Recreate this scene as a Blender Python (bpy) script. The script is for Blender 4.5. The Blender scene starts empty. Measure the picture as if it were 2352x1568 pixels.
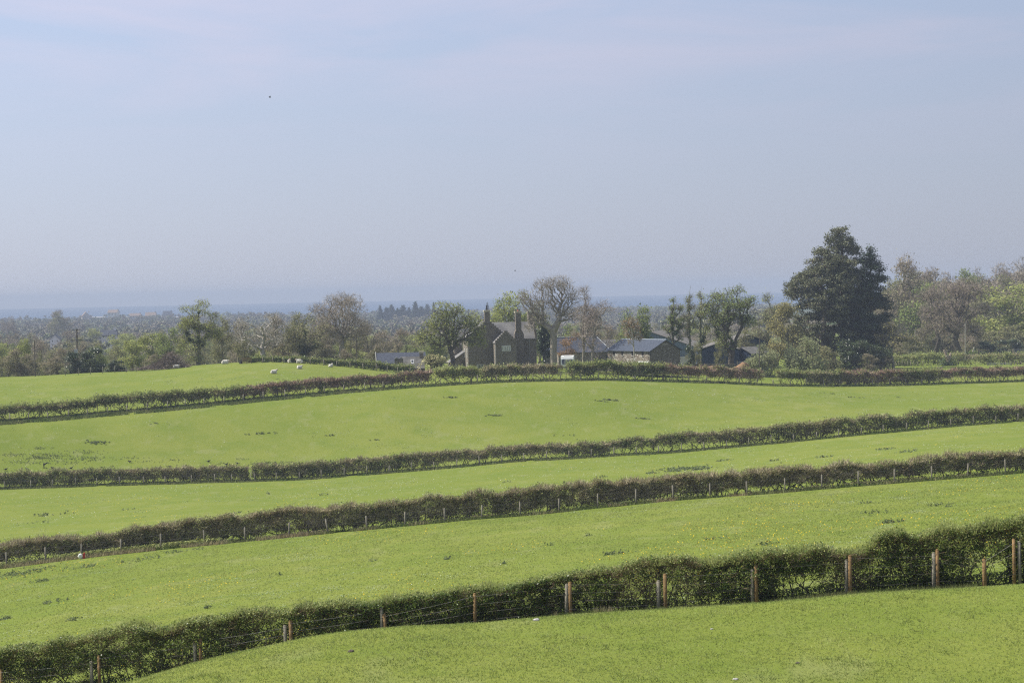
import bpy, math, random
import numpy as np
from mathutils import Vector, Matrix
R = math.radians
scene = bpy.context.scene
rng = np.random.default_rng(7)
random.seed(7)

# ------------------------------------------------------------ camera
W, H, F = 2352.0, 1568.0, 4573.0          # measuring frame of the photograph and its focal length in the same units
CZ = 40.0                                  # eye height above the sea
ROLL, PITCH = R(1.217), R(1.4944)
cr, sr, cp, sp = math.cos(ROLL), math.sin(ROLL), math.cos(PITCH), math.sin(PITCH)
fwd = Vector((0, cp, -sp)); upv = Vector((0, sp, cp)); rgt = Vector((1, 0, 0))
c_r = rgt * cr - upv * sr
c_u = rgt * sr + upv * cr
cam_d = bpy.data.cameras.new('camera'); cam = bpy.data.objects.new('camera', cam_d)
scene.collection.objects.link(cam); scene.camera = cam
cam_d.sensor_width = 36.0; cam_d.lens = 36.0 * F / W
cam_d.clip_start = 0.5; cam_d.clip_end = 40000
M = Matrix.Identity(4)
for i in range(3):
    M[i][0] = c_r[i]; M[i][1] = c_u[i]; M[i][2] = -fwd[i]
M[0][3], M[1][3], M[2][3] = 0, 0, CZ
cam.matrix_world = M

# ------------------------------------------------------------ sky, sun, exposure
SUN_EL, SUN_AZ = R(50), math.atan2(-0.97, 0.23)      # azimuth measured from +Y towards +X
world = bpy.data.worlds.new("World"); scene.world = world; world.use_nodes = True
nt = world.node_tree; nt.nodes.clear()
out = nt.nodes.new('ShaderNodeOutputWorld'); bg = nt.nodes.new('ShaderNodeBackground')
sky = nt.nodes.new('ShaderNodeTexSky'); sky.sky_type = 'NISHITA'; sky.sun_disc = False
sky.sun_elevation = SUN_EL; sky.sun_rotation = SUN_AZ
sky.altitude = 40; sky.air_density = 1.0; sky.dust_density = 1.2; sky.ozone_density = 2.0
bg.inputs['Strength'].default_value = 0.08
tc = nt.nodes.new('ShaderNodeTexCoord')
mp = nt.nodes.new('ShaderNodeMapping'); mp.inputs['Scale'].default_value = (2.2, 2.2, 13.0); mp.inputs['Rotation'].default_value = (0, R(7), 0)
nz = nt.nodes.new('ShaderNodeTexNoise'); nz.inputs['Scale'].default_value = 2.3; nz.inputs['Detail'].default_value = 6; nz.inputs['Roughness'].default_value = 0.55
nz.inputs['Distortion'].default_value = 0.4
cra = nt.nodes.new('ShaderNodeValToRGB'); cra.color_ramp.elements[0].position = 0.44; cra.color_ramp.elements[1].position = 0.68
cra.color_ramp.elements[1].color = (0.6, 0.6, 0.6, 1)
mx = nt.nodes.new('ShaderNodeMix'); mx.data_type = 'RGBA'; mx.inputs['B'].default_value = (5.2, 5.05, 6.2, 1)
veil = nt.nodes.new('ShaderNodeMix'); veil.data_type = 'RGBA'; veil.inputs['Factor'].default_value = 0.82; veil.inputs['B'].default_value = (4.1, 4.55, 5.95, 1)
nt.links.new(tc.outputs['Generated'], mp.inputs['Vector']); nt.links.new(mp.outputs[0], nz.inputs['Vector'])
nt.links.new(nz.outputs['Fac'], cra.inputs['Fac']); sxy = nt.nodes.new('ShaderNodeSeparateXYZ'); nt.links.new(tc.outputs['Generated'], sxy.inputs[0])
lvl = nt.nodes.new('ShaderNodeMapRange'); lvl.inputs['From Min'].default_value = .05; lvl.inputs['From Max'].default_value = .13; nt.links.new(sxy.outputs['Z'], lvl.inputs['Value'])
cm = nt.nodes.new('ShaderNodeMath'); cm.operation = 'MULTIPLY'; nt.links.new(cra.outputs['Color'], cm.inputs[0]); nt.links.new(lvl.outputs[0], cm.inputs[1])
nt.links.new(cm.outputs[0], mx.inputs['Factor'])
vr = nt.nodes.new('ShaderNodeMapRange'); vr.data_type = 'FLOAT_VECTOR'; vr.inputs[7].default_value = (0.0, 0.0, 0.0); vr.inputs[8].default_value = (.16, .16, .16)
vr.inputs[9].default_value = (4.4, 4.72, 5.75); vr.inputs[10].default_value = (3.85, 4.6, 6.35)
cz = nt.nodes.new('ShaderNodeCombineXYZ')
for q_ in range(3): nt.links.new(sxy.outputs['Z'], cz.inputs[q_])
nt.links.new(cz.outputs[0], vr.inputs[6]); nt.links.new(vr.outputs[1], veil.inputs['B'])
nt.links.new(sky.outputs[0], veil.inputs['A']); nt.links.new(veil.outputs['Result'], mx.inputs['A'])
# haze lit from the sun's side: the sky pales towards the sun and dims away from it
dt = nt.nodes.new('ShaderNodeVectorMath'); dt.operation = 'DOT_PRODUCT'
dt.inputs[1].default_value = (math.sin(SUN_AZ) * math.cos(SUN_EL), math.cos(SUN_AZ) * math.cos(SUN_EL), math.sin(SUN_EL))
nt.links.new(tc.outputs['Generated'], dt.inputs[0])
mrs = nt.nodes.new('ShaderNodeMapRange'); mrs.inputs['From Min'].default_value = -.02; mrs.inputs['From Max'].default_value = .38
mrs.inputs['To Min'].default_value = .82; mrs.inputs['To Max'].default_value = 1.08
nt.links.new(dt.outputs['Value'], mrs.inputs['Value'])
sclv = nt.nodes.new('ShaderNodeVectorMath'); sclv.operation = 'SCALE'
nt.links.new(mx.outputs['Result'], sclv.inputs[0]); nt.links.new(mrs.outputs[0], sclv.inputs['Scale'])
nt.links.new(sclv.outputs[0], bg.inputs['Color'])
nt.links.new(bg.outputs[0], out.inputs[0])
sun_d = bpy.data.lights.new('sun', 'SUN'); sun = bpy.data.objects.new('sun', sun_d); scene.collection.objects.link(sun)
sun_d.energy = 4.9; sun_d.angle = R(0.53); sun_d.color = (1.0, 0.955, 0.88)
sdir = Vector((math.sin(SUN_AZ) * math.cos(SUN_EL), math.cos(SUN_AZ) * math.cos(SUN_EL), math.sin(SUN_EL)))
sun.rotation_euler = sdir.to_track_quat('Z', 'Y').to_euler(); sun.location = (-40, 20, 90)
vs = scene.view_settings; scene.display_settings.display_device = 'sRGB'
vs.view_transform = 'Standard'; vs.look = 'None'; vs.gamma = 1.0; vs.use_curve_mapping = False; vs.exposure = 0.65
scene.cycles.use_denoising = False; scene.cycles.filter_width = 1.25; 
scene.cycles.sample_clamp_direct = 8; scene.cycles.sample_clamp_indirect = 3
scene.cycles.max_bounces = 6; scene.cycles.transparent_max_bounces = 8
scene.cycles.volume_bounces = 0; scene.cycles.diffuse_bounces = 2; scene.cycles.glossy_bounces = 2
scene.cycles.transmission_bounces = 3

# ------------------------------------------------------------ photo <-> world
def ray(u, v):
    xc = (u - W / 2) / F; yc = (H / 2 - v) / F
    lx = xc * cr + yc * sr; ly = -xc * sr + yc * cr
    return lx, cp + ly * sp, -sp + ly * cp
def P(u, v, Y):
    x, y, z = ray(u, v); k = Y / y
    return np.array((x * k, Y, CZ + z * k))
def proj(x, y, z):
    d = Vector((x, y, z - CZ)); w = d.dot(fwd)
    return W / 2 + F * d.dot(c_r) / w, H / 2 - F * d.dot(c_u) / w

# ------------------------------------------------------------ terrain
AP = 90.0                                   # the fan of the ground grid starts this far behind the eye
def L(pts, zs=None):
    a = []
    for u, v, Y in pts:
        p = P(u, v, Y); a.append((p[0] / (Y + AP), Y, p[2] - CZ))
    return np.array(sorted(a))
def LZ(pts, Y):                              # (u, z) at a fixed distance
    a = [(P(u, 700, Y)[0] / (Y + AP), Y, z + (.0016 * Y if Y > 400 else 0)) for u, z in pts]
    return np.array(sorted(a))
def with_depth(pts, d0, d1):
    return [(u, v, d0 + (d1 - d0) * u / W) for u, v in pts]
HEDGE1 = [(-500,1700,73.5),(0,1612,72),(228,1582,71.3),(460,1545,70.6),(665,1505,70),(880,1466,69.4),(1090,1443,68.8),(1305,1417,68.1),(1528,1405,67.4),(1733,1393,66.8),(1945,1368,66.2),(2150,1356,65.6),(2352,1337,65),(2900,1290,64)]
HEDGE2 = [(-500,1345,164),(0,1303,160),(105,1291,160),(187,1281,160),(370,1260,160),(470,1251,160),(563,1243,160),(663,1231,160),(755,1224,160),(843,1216,160),(930,1207,160),(1022,1197,160),(1195,1183,160),(1284,1175,160),(1373,1166,160),(1461,1157,160),(1547,1148,160),(1631,1143,160),(1716,1137,160),(1803,1130,160),(1887,1125,160),(1972,1117,160),(2055,1110,160),(2140,1102,160),(2222,1095,160),(2352,1086,160),(2900,1040,160)]
HEDGE3 = [(-500,1140,270),(0,1122,270),(200,1117,270),(400,1110,270),(560,1104,270),(700,1101,270),(861,1087,270),(1037,1073,270),(1213,1058,270),(1388,1047,270),(1550,1041,270),(1755,1020,270),(1959,1001,270),(2164,981,270),(2352,967,270),(2900,930,270)]
HEDGE4 = [(u, v, y) for u, v, y in [(-500,985,295),(0,968,298),(66,966,300),(110,961,300),(157,957,301),(201,955,302),(242,949,303),(338,943,304),(426,933,306),(515,926,308),(605,915,310),(702,908,312),(790,900,314),(880,893,316),(967,887,319),(1056,882,322),(1141,877,325),(1249,875,329),(1334,873,333),(1420,873,337),(1499,876,341),(1581,878,344),(1665,880,348),(1739,884,351),(1816,886,354),(1892,887,357),(1966,887,361),(2043,886,365),(2117,884,368),(2190,880,371),(2260,879,374),(2352,875,378),(2900,865,400)]]
CREST = [(-500,882,365),(0,869,366),(120,864,367),(200,860,368),(330,853,370),(410,846,370),(500,836,370),(600,831,370),(680,831,370),(760,838,370),(850,850,370),(905,855,371),(950,858,375),(1176,858,385),(1500,857,398),(1700,856,402),(1900,854,410),(2100,851,412),(2352,843,418),(2900,835,425)]
lines = [
 LZ([(-6000,2),(6000,2)], -88.0), LZ([(-6000,0.5),(6000,0.5)], -40.0),
 np.array([(-3.0,0.0,-1.7),(3.0,0.0,-1.7)]),
 np.array([(-1.0,24.0,-6.4),(1.0,24.0,-6.2)]),
 L([(-500,1800,46),(0,1690,46),(290,1606,46),(600,1592,46),(1176,1582,46),(2352,1576,46),(2900,1560,46)]),
 L([(-500,1750,59),(0,1640,59),(200,1592,59),(290,1567,59),(380,1540,59),(480,1509,59),(620,1481,59),(740,1457,59),(900,1446,59),(1090,1443,59),(1400,1421,59),(1733,1399,59),(2150,1367,59),(2352,1351,59),(2900,1315,59)]),
 L(HEDGE1), L(HEDGE2), L(HEDGE3), L(HEDGE4), L(CREST),
 LZ([(-500,-24),(0,-22.5),(500,-21),(800,-19.5),(1000,-18.9),(1176,-18.9),(1500,-19.5),(1900,-20.3),(2352,-20.9),(2900,-20.9)], 470),
 LZ([(-500,-27),(0,-26),(800,-24),(1176,-22.5),(1500,-22.5),(1900,-22.6),(2352,-23.4),(2900,-23)], 610),
 LZ([(-500,-28),(0,-28),(900,-27),(1500,-25),(1800,-21),(2100,-14),(2352,-12),(2900,-10)], 800),
 LZ([(-500,-33),(0,-33),(900,-33),(1500,-34),(1800,-24),(2352,-9),(2900,-6)], 1200),
 LZ([(-500,-36),(0,-36),(900,-37),(1500,-39),(1800,-38),(2352,-12),(2900,-10)], 2000),
 LZ([(-500,-39),(0,-39),(900,-41),(1400,-42),(1800,-42),(2352,-36),(2900,-30)], 3300),
 LZ([(-500,-45.5),(6000,-45.5)], 3900), LZ([(-500,-52),(6000,-52)], 4500),
]
NT, TM = 321, 0.62
tg = np.linspace(-TM, TM, NT)
K = len(lines)
KY = np.zeros((K, NT)); KZ = np.zeros((K, NT))
for i, a in enumerate(lines):
    KY[i] = np.interp(tg, a[:, 0], a[:, 1]); KZ[i] = np.interp(tg, a[:, 0], a[:, 2])
    k = np.ones(7) / 7; 
    KZ[i] = np.convolve(np.pad(KZ[i], 3, 'edge'), k[:7], 'valid') if i not in (6,5) else np.convolve(np.pad(KZ[i], 1, 'edge'), np.ones(3)/3, 'valid')
rows = np.unique(np.concatenate([np.linspace(-88, 40, 18), np.linspace(40, 78, 60), np.linspace(78, 420, 172), np.geomspace(420, 4500, 90)]))
NR = len(rows)
ZG = np.zeros((NR, NT))
for j in range(NT):
    x, y = KY[:, j], KZ[:, j]
    h = np.diff(x); d = np.diff(y) / h
    m = np.zeros(K); m[0] = d[0]; m[-1] = d[-1]
    for i in range(1, K - 1):
        if d[i-1] * d[i] > 0:
            w1 = 2*h[i] + h[i-1]; w2 = h[i] + 2*h[i-1]
            m[i] = (w1 + w2) / (w1/d[i-1] + w2/d[i])
    idx = np.clip(np.searchsorted(x, rows) - 1, 0, K - 2)
    t = (rows - x[idx]) / h[idx]; hh = h[idx]
    ZG[:, j] = (2*t**3-3*t**2+1)*y[idx] + (t**3-2*t**2+t)*hh*m[idx] + (-2*t**3+3*t**2)*y[idx+1] + (t**3-t**2)*hh*m[idx+1]
def vn2(x, y, seed=0):                       # smooth value noise, numpy
    x = np.asarray(x, float); y = np.asarray(y, float)
    xi = np.floor(x).astype(np.int64); yi = np.floor(y).astype(np.int64); fx = x - xi; fy = y - yi
    def h(a, b):
        n = (a * 374761393 + b * 668265263 + seed * 974634777) & 0xffffffff
        n = ((n ^ (n >> 13)) * 1274126177) & 0xffffffff
        return ((n ^ (n >> 16)) & 0xffff) / 65535.0
    sx = fx*fx*(3-2*fx); sy = fy*fy*(3-2*fy)
    return (h(xi,yi)*(1-sx)+h(xi+1,yi)*sx)*(1-sy)+(h(xi,yi+1)*(1-sx)+h(xi+1,yi+1)*sx)*sy
TX = tg[None, :] * (rows[:, None] + AP); TY = np.repeat(rows[:, None], NT, 1)
amp = np.clip((rows - 30) / 30, 0, 1)[:, None]
ZG = ZG + CZ + amp * ((vn2(TX/9, TY/9, 3) - .5) * 0.16 + (vn2(TX/3, TY/3, 4) - .5) * 0.05)
def Hf(x, y):
    x = np.asarray(x, float); y = np.asarray(y, float)
    t = x / (y + AP); a = np.clip((t + TM) / (2 * TM) * (NT - 1), 0, NT - 1.001); ai = a.astype(int); fa = a - ai
    b = np.clip(np.searchsorted(rows, y) - 1, 0, NR - 2); fb = np.clip((y - rows[b]) / (rows[b+1] - rows[b]), 0, 1)
    return (ZG[b, ai]*(1-fa)+ZG[b, ai+1]*fa)*(1-fb) + (ZG[b+1, ai]*(1-fa)+ZG[b+1, ai+1]*fa)*fb
def place(u, Y):                             # ground point seen at column u, distance Y
    v = 850.0
    for _ in range(4):
        p = P(u, v, Y); z = float(Hf(p[0], Y)); v = proj(p[0], Y, z)[1]
    return np.array((p[0], Y, z))
def ground_at(u, v, y0, y1):                 # first ground hit of the sight line between two distances
    ys = np.linspace(y0, y1, 400); rx, ry, rz = ray(u, v)
    g = Hf(rx / ry * ys, ys) - (CZ + rz / ry * ys)
    i = int(np.argmax(g > 0)) if (g > 0).any() else int(np.argmax(g))
    return np.array((rx / ry * ys[i], ys[i], float(Hf(rx / ry * ys[i], ys[i]))))

# ------------------------------------------------------------ mesh helpers
def new_mesh(name, verts, faces_list, mat, smooth=False):
    """faces_list: list of int arrays (n,3) or (n,4)"""
    me = bpy.data.meshes.new(name)
    verts = np.asarray(verts, np.float32)
    me.vertices.add(len(verts)); me.vertices.foreach_set('co', verts.ravel())
    loops = np.concatenate([f.ravel() for f in faces_list]).astype(np.int32)
    tot = np.concatenate([np.full(len(f), f.shape[1], np.int32) for f in faces_list])
    st = np.concatenate([[0], np.cumsum(tot)[:-1]]).astype(np.int32)
    me.loops.add(len(loops)); me.loops.foreach_set('vertex_index', loops)
    me.polygons.add(len(tot)); me.polygons.foreach_set('loop_start', st)
    me.polygons.foreach_set('use_smooth', np.full(len(tot), bool(smooth)))
    me.update(calc_edges=True); me.materials.append(mat)
    return me
class MB:
    def __init__(s): s.v = []; s.f = {}; s.n = 0
    def add(s, v, *fs):
        v = np.asarray(v, float)
        for f in fs:
            f = np.asarray(f, int)
            if len(f): s.f.setdefault(f.shape[1], []).append(f + s.n)
        s.v.append(v); s.n += len(v)
    def box(s, x0, x1, y0, y1, z0, z1, rot=0, c=(0, 0, 0)):
        v = np.array([(x, y, z) for z in (z0, z1) for x, y in ((x0,y0),(x1,y0),(x1,y1),(x0,y1))], float)
        if rot: 
            ca, sa = math.cos(rot), math.sin(rot); v[:, :2] = v[:, :2] @ np.array(((ca, sa), (-sa, ca)))
        s.add(v + np.array(c), [(0,3,2,1),(4,5,6,7),(0,1,5,4),(1,2,6,5),(2,3,7,6),(3,0,4,7)])
    def poly(s, pts, d):                     # outline (list of 3-D points) swept by vector d into a solid
        n = len(pts); v = np.array(list(pts) + [np.add(p, d) for p in pts], float)
        s.add(v); b = s.n - 2 * n
        s.f.setdefault(n, []).append(np.array([list(range(n))[::-1]]) + b)
        s.f.setdefault(n, []).append(np.array([list(range(n, 2*n))]) + b)
        s.f.setdefault(4, []).append(np.array([(i, (i+1) % n, (i+1) % n + n, i + n) for i in range(n)]) + b)
    def tube(s, p0, p1, r0, r1=None, k=6, cap=True):
        tubes(s, np.array([p0]), np.array([p1]), np.array([r0]), np.array([r0 if r1 is None else r1]), k, cap)
    def path(s, pts, rs, k=6):
        for i in range(len(pts) - 1): s.tube(pts[i], pts[i+1], rs[i], rs[i+1], k)
    def ell(s, c, r, nu=10, nv=7, noise=0, seed=0, rot=0):
        r = np.array(r, float); v = []
        for i in range(nv + 1):
            a = math.pi * i / nv
            for j in range(nu):
                b = 2 * math.pi * j / nu
                v.append((math.sin(a)*math.cos(b), math.sin(a)*math.sin(b), math.cos(a)))
        v = np.array(v)
        if noise: v = v * (1 + noise * (vn2(v[:,0]*2.3+v[:,2]*1.7+9, v[:,1]*2.3+v[:,2]*.6+5, seed) - .5))[:, None]
        v = v * r
        if rot:
            ca, sa = math.cos(rot), math.sin(rot); v[:, :2] = v[:, :2] @ np.array(((ca, sa), (-sa, ca)))
        f = [(i*nu+j, (i+1)*nu+j, (i+1)*nu+(j+1)%nu, i*nu+(j+1)%nu) for i in range(nv) for j in range(nu)]
        s.add(v + np.array(c), f)
    def mesh(s, name, mat, smooth=False):
        fl = [np.concatenate(a) for a in s.f.values()]
        return new_mesh(name, np.concatenate(s.v), fl, mat, smooth)
def tubes(mb, A, B, ra, rb, k=3, cap=False):
    d = B - A; ln = np.linalg.norm(d, axis=1, keepdims=True) + 1e-9; d = d / ln
    ref = np.where(np.abs(d[:, 2:3]) > .9, np.array([[1., 0, 0]]), np.array([[0., 0, 1.]]))
    s1 = np.cross(d, ref); s1 /= np.linalg.norm(s1, axis=1, keepdims=True); s2 = np.cross(d, s1)
    n = len(A); V = np.zeros((n, 2, k, 3))
    for i in range(k):
        a = 2 * math.pi * i / k; o = math.cos(a) * s1 + math.sin(a) * s2
        V[:, 0, i] = A + o * ra[:, None]; V[:, 1, i] = B + o * rb[:, None]
    base = (np.arange(n) * 2 * k)[:, None]
    fs = [np.concatenate([base + i, base + (i+1) % k, base + k + (i+1) % k, base + k + i], 1) for i in range(k)]
    V = V.reshape(-1, 3); fs = [np.concatenate(fs)]
    if cap: fs.append(base + (k + np.arange(k))[None, :]); fs.append(base + np.arange(k)[::-1][None, :])
    mb.add(V, *fs)
def leaves(mb, C, size, flat=.45, aspect=0.62, rg=rng):
    """diamond leaf faces at the points C"""
    n = len(C)
    if n == 0: return
    nrm = rg.normal(size=(n, 3)); nrm[:, 2] *= (1 + flat * 3); nrm /= np.linalg.norm(nrm, axis=1, keepdims=True)
    t = rg.normal(size=(n, 3)); a = np.cross(nrm, t); a /= np.linalg.norm(a, axis=1, keepdims=True) + 1e-9; b = np.cross(nrm, a)
    s = (size * rg.uniform(.6, 1.35, n))[:, None]
    a = a * s; b = b * s * aspect
    V = np.stack([C - a, C - b, C + a, C + b], 1).reshape(-1, 3)
    base = (np.arange(n) * 4)[:, None]
    mb.add(V, np.concatenate([base, base+1, base+2, base+3], 1))
def spikes(mb, C, D, w):
    """thin tapering twigs from C along D"""
    n = len(C)
    if n == 0: return
    t = rng.normal(size=(n, 3)); a = np.cross(D, t); a /= np.linalg.norm(a, axis=1, keepdims=True) + 1e-9
    V = np.stack([C - a * w, C + a * w, C + D], 1).reshape(-1, 3)
    base = (np.arange(n) * 3)[:, None]
    mb.add(V, np.concatenate([base, base+1, base+2], 1))

# ------------------------------------------------------------ object helpers
col = scene.collection
def tag(o, label=None, cat=None, group=None, kind=None):
    if label: o['label'] = label
    if cat: o['category'] = cat
    if group: o['group'] = group
    if kind: o['kind'] = kind
    return o
def link(name, me, parent=None, loc=None):
    o = bpy.data.objects.new(name, me); col.objects.link(o)
    if parent is not None: o.parent = parent
    if loc is not None: o.location = loc
    return o
def thing(name, label, cat, loc=(0, 0, 0), rz=0, group=None):
    o = bpy.data.objects.new(name, None); col.objects.link(o); o.empty_display_size = 0.3
    o.location = loc; o.rotation_euler = (0, 0, rz)
    return tag(o, label, cat, group)
def kids(o): return [c for c in bpy.data.objects if c.parent == o]
def copy_tree(o, label, loc, rz=0, sc=(1, 1, 1), group=None, children=None):
    c = o.copy(); col.objects.link(c); c.location = loc; c.rotation_euler = (0, 0, rz); c.scale = sc
    if label: c['label'] = label
    if group: c['group'] = group
    for ch in (children if children is not None else kids(o)):
        k = ch.copy(); col.objects.link(k); k.parent = c
    return c

# ------------------------------------------------------------ materials
def mat(name, col1, col2=None, scale=2.0, rough=0.9, detail=6, bump=0.0, bscale=None, island=0.0, transl=0.0, tcol=None, spec=0.2, metal=0.0, col3=None, scale3=0.3, coord='Object', dist=0.0, hue=0.0):
    m = bpy.data.materials.new(name); m.use_nodes = True; t = m.node_tree; N = t.nodes; b = N['Principled BSDF']
    b.inputs['Roughness'].default_value = rough; b.inputs['Specular IOR Level'].default_value = spec; b.inputs['Metallic'].default_value = metal
    tcn = N.new('ShaderNodeTexCoord'); c = None
    rgba = lambda q: (q[0]*.82, q[1]*.82, q[2]*.82, 1)
    if col2 is None: col2 = tuple(x * .8 for x in col1)
    n1 = N.new('ShaderNodeTexNoise'); n1.inputs['Scale'].default_value = scale; n1.inputs['Detail'].default_value = detail; n1.inputs['Distortion'].default_value = dist
    t.links.new(tcn.outputs[coord], n1.inputs['Vector'])
    rp = N.new('ShaderNodeValToRGB'); rp.color_ramp.elements[0].position = .36; rp.color_ramp.elements[1].position = .64
    rp.color_ramp.elements[0].color = rgba(col1); rp.color_ramp.elements[1].color = rgba(col2)
    t.links.new(n1.outputs['Fac'], rp.inputs['Fac']); c = rp.outputs['Color']
    if col3 is not None:
        n3 = N.new('ShaderNodeTexNoise'); n3.inputs['Scale'].default_value = scale3; n3.inputs['Detail'].default_value = 3
        t.links.new(tcn.outputs[coord], n3.inputs['Vector'])
        r3 = N.new('ShaderNodeValToRGB'); r3.color_ramp.elements[0].position = .45; r3.color_ramp.elements[1].position = .6
        t.links.new(n3.outputs['Fac'], r3.inputs['Fac'])
        m3 = N.new('ShaderNodeMix'); m3.data_type = 'RGBA'; m3.inputs['B'].default_value = rgba(col3)
        t.links.new(r3.outputs['Color'], m3.inputs['Factor']); t.links.new(c, m3.inputs['A']); c = m3.outputs['Result']
    if island or hue:
        g = N.new('ShaderNodeNewGeometry'); hs = N.new('ShaderNodeHueSaturation')
        mr = N.new('ShaderNodeMapRange'); mr.inputs['To Min'].default_value = 1 - island; mr.inputs['To Max'].default_value = 1 + island
        t.links.new(g.outputs['Random Per Island'], mr.inputs['Value']); t.links.new(mr.outputs[0], hs.inputs['Value'])
        if hue:
            mu = N.new('ShaderNodeMath'); mu.operation = 'MULTIPLY'; mu.inputs[1].default_value = 7.31
            fr = N.new('ShaderNodeMath'); fr.operation = 'FRACT'; mh = N.new('ShaderNodeMapRange')
            mh.inputs['To Min'].default_value = .5 - hue; mh.inputs['To Max'].default_value = .5 + hue
            t.links.new(g.outputs['Random Per Island'], mu.inputs[0]); t.links.new(mu.outputs[0], fr.inputs[0]); t.links.new(fr.outputs[0], mh.inputs['Value'])
            t.links.new(mh.outputs[0], hs.inputs['Hue'])
        t.links.new(c, hs.inputs['Color']); c = hs.outputs['Color']
    t.links.new(c, b.inputs['Base Color'])
    if bump:
        nb = N.new('ShaderNodeTexNoise'); nb.inputs['Scale'].default_value = bscale or scale * 3; nb.inputs['Detail'].default_value = 5
        t.links.new(tcn.outputs[coord], nb.inputs['Vector'])
        bp = N.new('ShaderNodeBump'); bp.inputs['Strength'].default_value = bump; bp.inputs['Distance'].default_value = 0.05
        t.links.new(nb.outputs['Fac'], bp.inputs['Height']); t.links.new(bp.outputs[0], b.inputs['Normal'])
    if transl:
        tr = N.new('ShaderNodeBsdfTranslucent'); ms = N.new('ShaderNodeMixShader'); ms.inputs['Fac'].default_value = transl
        t.links.new(c, tr.inputs['Color']); t.links.new(b.outputs[0], ms.inputs[1]); t.links.new(tr.outputs[0], ms.inputs[2])
        t.links.new(ms.outputs[0], N['Material Output'].inputs['Surface'])
    return m

# ------------------------------------------------------------ ground, sea
def sc8(q): return q if q[0] == q[2] else (q[0]*.80, q[1]*.775, q[2]*.78)
def ground_material():
    m = bpy.data.materials.new('pasture'); m.use_nodes = True; t = m.node_tree; N = t.nodes; b = N['Principled BSDF']
    b.inputs['Roughness'].default_value = .95; b.inputs['Specular IOR Level'].default_value = .04
    g = N.new('ShaderNodeNewGeometry'); lk = t.links.new
    def noise(sc, det=4, vec=None, rough=.55):
        n = N.new('ShaderNodeTexNoise'); n.inputs['Scale'].default_value = sc; n.inputs['Detail'].default_value = det; n.inputs['Roughness'].default_value = rough
        lk(vec or g.outputs['Position'], n.inputs['Vector']); return n.outputs['Fac']
    def ramp(f, a, bb, ca, cb):
        r = N.new('ShaderNodeValToRGB'); e = r.color_ramp.elements; e[0].position = a; e[1].position = bb; e[0].color = (*sc8(ca), 1); e[1].color = (*sc8(cb), 1); lk(f, r.inputs['Fac']); return r.outputs['Color']
    def mixc(f, a, bb):
        x = N.new('ShaderNodeMix'); x.data_type = 'RGBA'
        if isinstance(f, float): x.inputs['Factor'].default_value = f
        else: lk(f, x.inputs['Factor'])
        for s, q in (('A', a), ('B', bb)):
            if isinstance(q, tuple): x.inputs[s].default_value = (*sc8(q), 1)
            else: lk(q, x.inputs[s])
        return x.outputs['Result']
    k0, k1 = (0, 0, 0), (1, 1, 1)  # masks
    c = ramp(noise(.035, 4), .38, .62, (.165, .212, .036), (.205, .240, .048))
    c = mixc(ramp(noise(.22, 5), .42, .66, k0, (.65, .65, .65)), c, (.140, .198, .030))
    c = mixc(ramp(noise(1.1, 5, rough=.7), .5, .72, k0, (.4, .4, .4)), c, (.225, .262, .068))
    c = mixc(ramp(noise(5.5, 4, rough=.8), .5, .66, k0, (.75, .75, .75)), c, (.118, .168, .026))
    mp_ = N.new('ShaderNodeMapping'); mp_.inputs['Scale'].default_value = (.5, .16, 1); lk(g.outputs['Position'], mp_.inputs['Vector'])
    c = mixc(ramp(noise(1.0, 3, mp_.outputs[0]), .56, .70, k0, (.35, .35, .35)), c, (.250, .268, .115))
    # farmland far beyond the near fields: patchwork of paler, browner grass
    sx = N.new('ShaderNodeSeparateXYZ'); lk(g.outputs['Position'], sx.inputs[0])
    mr = N.new('ShaderNodeMapRange'); mr.inputs['From Min'].default_value = 640; mr.inputs['From Max'].default_value = 800; lk(sx.outputs['Y'], mr.inputs['Value'])
    vo = N.new('ShaderNodeTexVoronoi'); vo.inputs['Scale'].default_value = .006; lk(g.outputs['Position'], vo.inputs['Vector'])
    fc = N.new('ShaderNodeSeparateColor'); lk(vo.outputs['Color'], fc.inputs[0])
    far = ramp(fc.outputs[0], .2, .8, (.07, .095, .045), (.13, .115, .08))
    c = mixc(mr.outputs[0], c, far)
    lk(c, b.inputs['Base Color'])
    bp = N.new('ShaderNodeBump'); bp.inputs['Strength'].default_value = .7; bp.inputs['Distance'].default_value = .09
    lk(noise(4.0, 6, rough=.7), bp.inputs['Height']); lk(bp.outputs[0], b.inputs['Normal'])
    return m
V = np.stack([TX, TY, ZG], 2).reshape(-1, 3)
ii, jj = np.meshgrid(np.arange(NR - 1), np.arange(NT - 1), indexing='ij'); q = (ii * NT + jj).ravel()
ground = link('ground', new_mesh('ground', V, [np.stack([q, q+1, q+NT+1, q+NT], 1)], ground_material(), True)); tag(ground, 'green pasture rolling away to the coast', 'ground', kind='structure')

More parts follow.
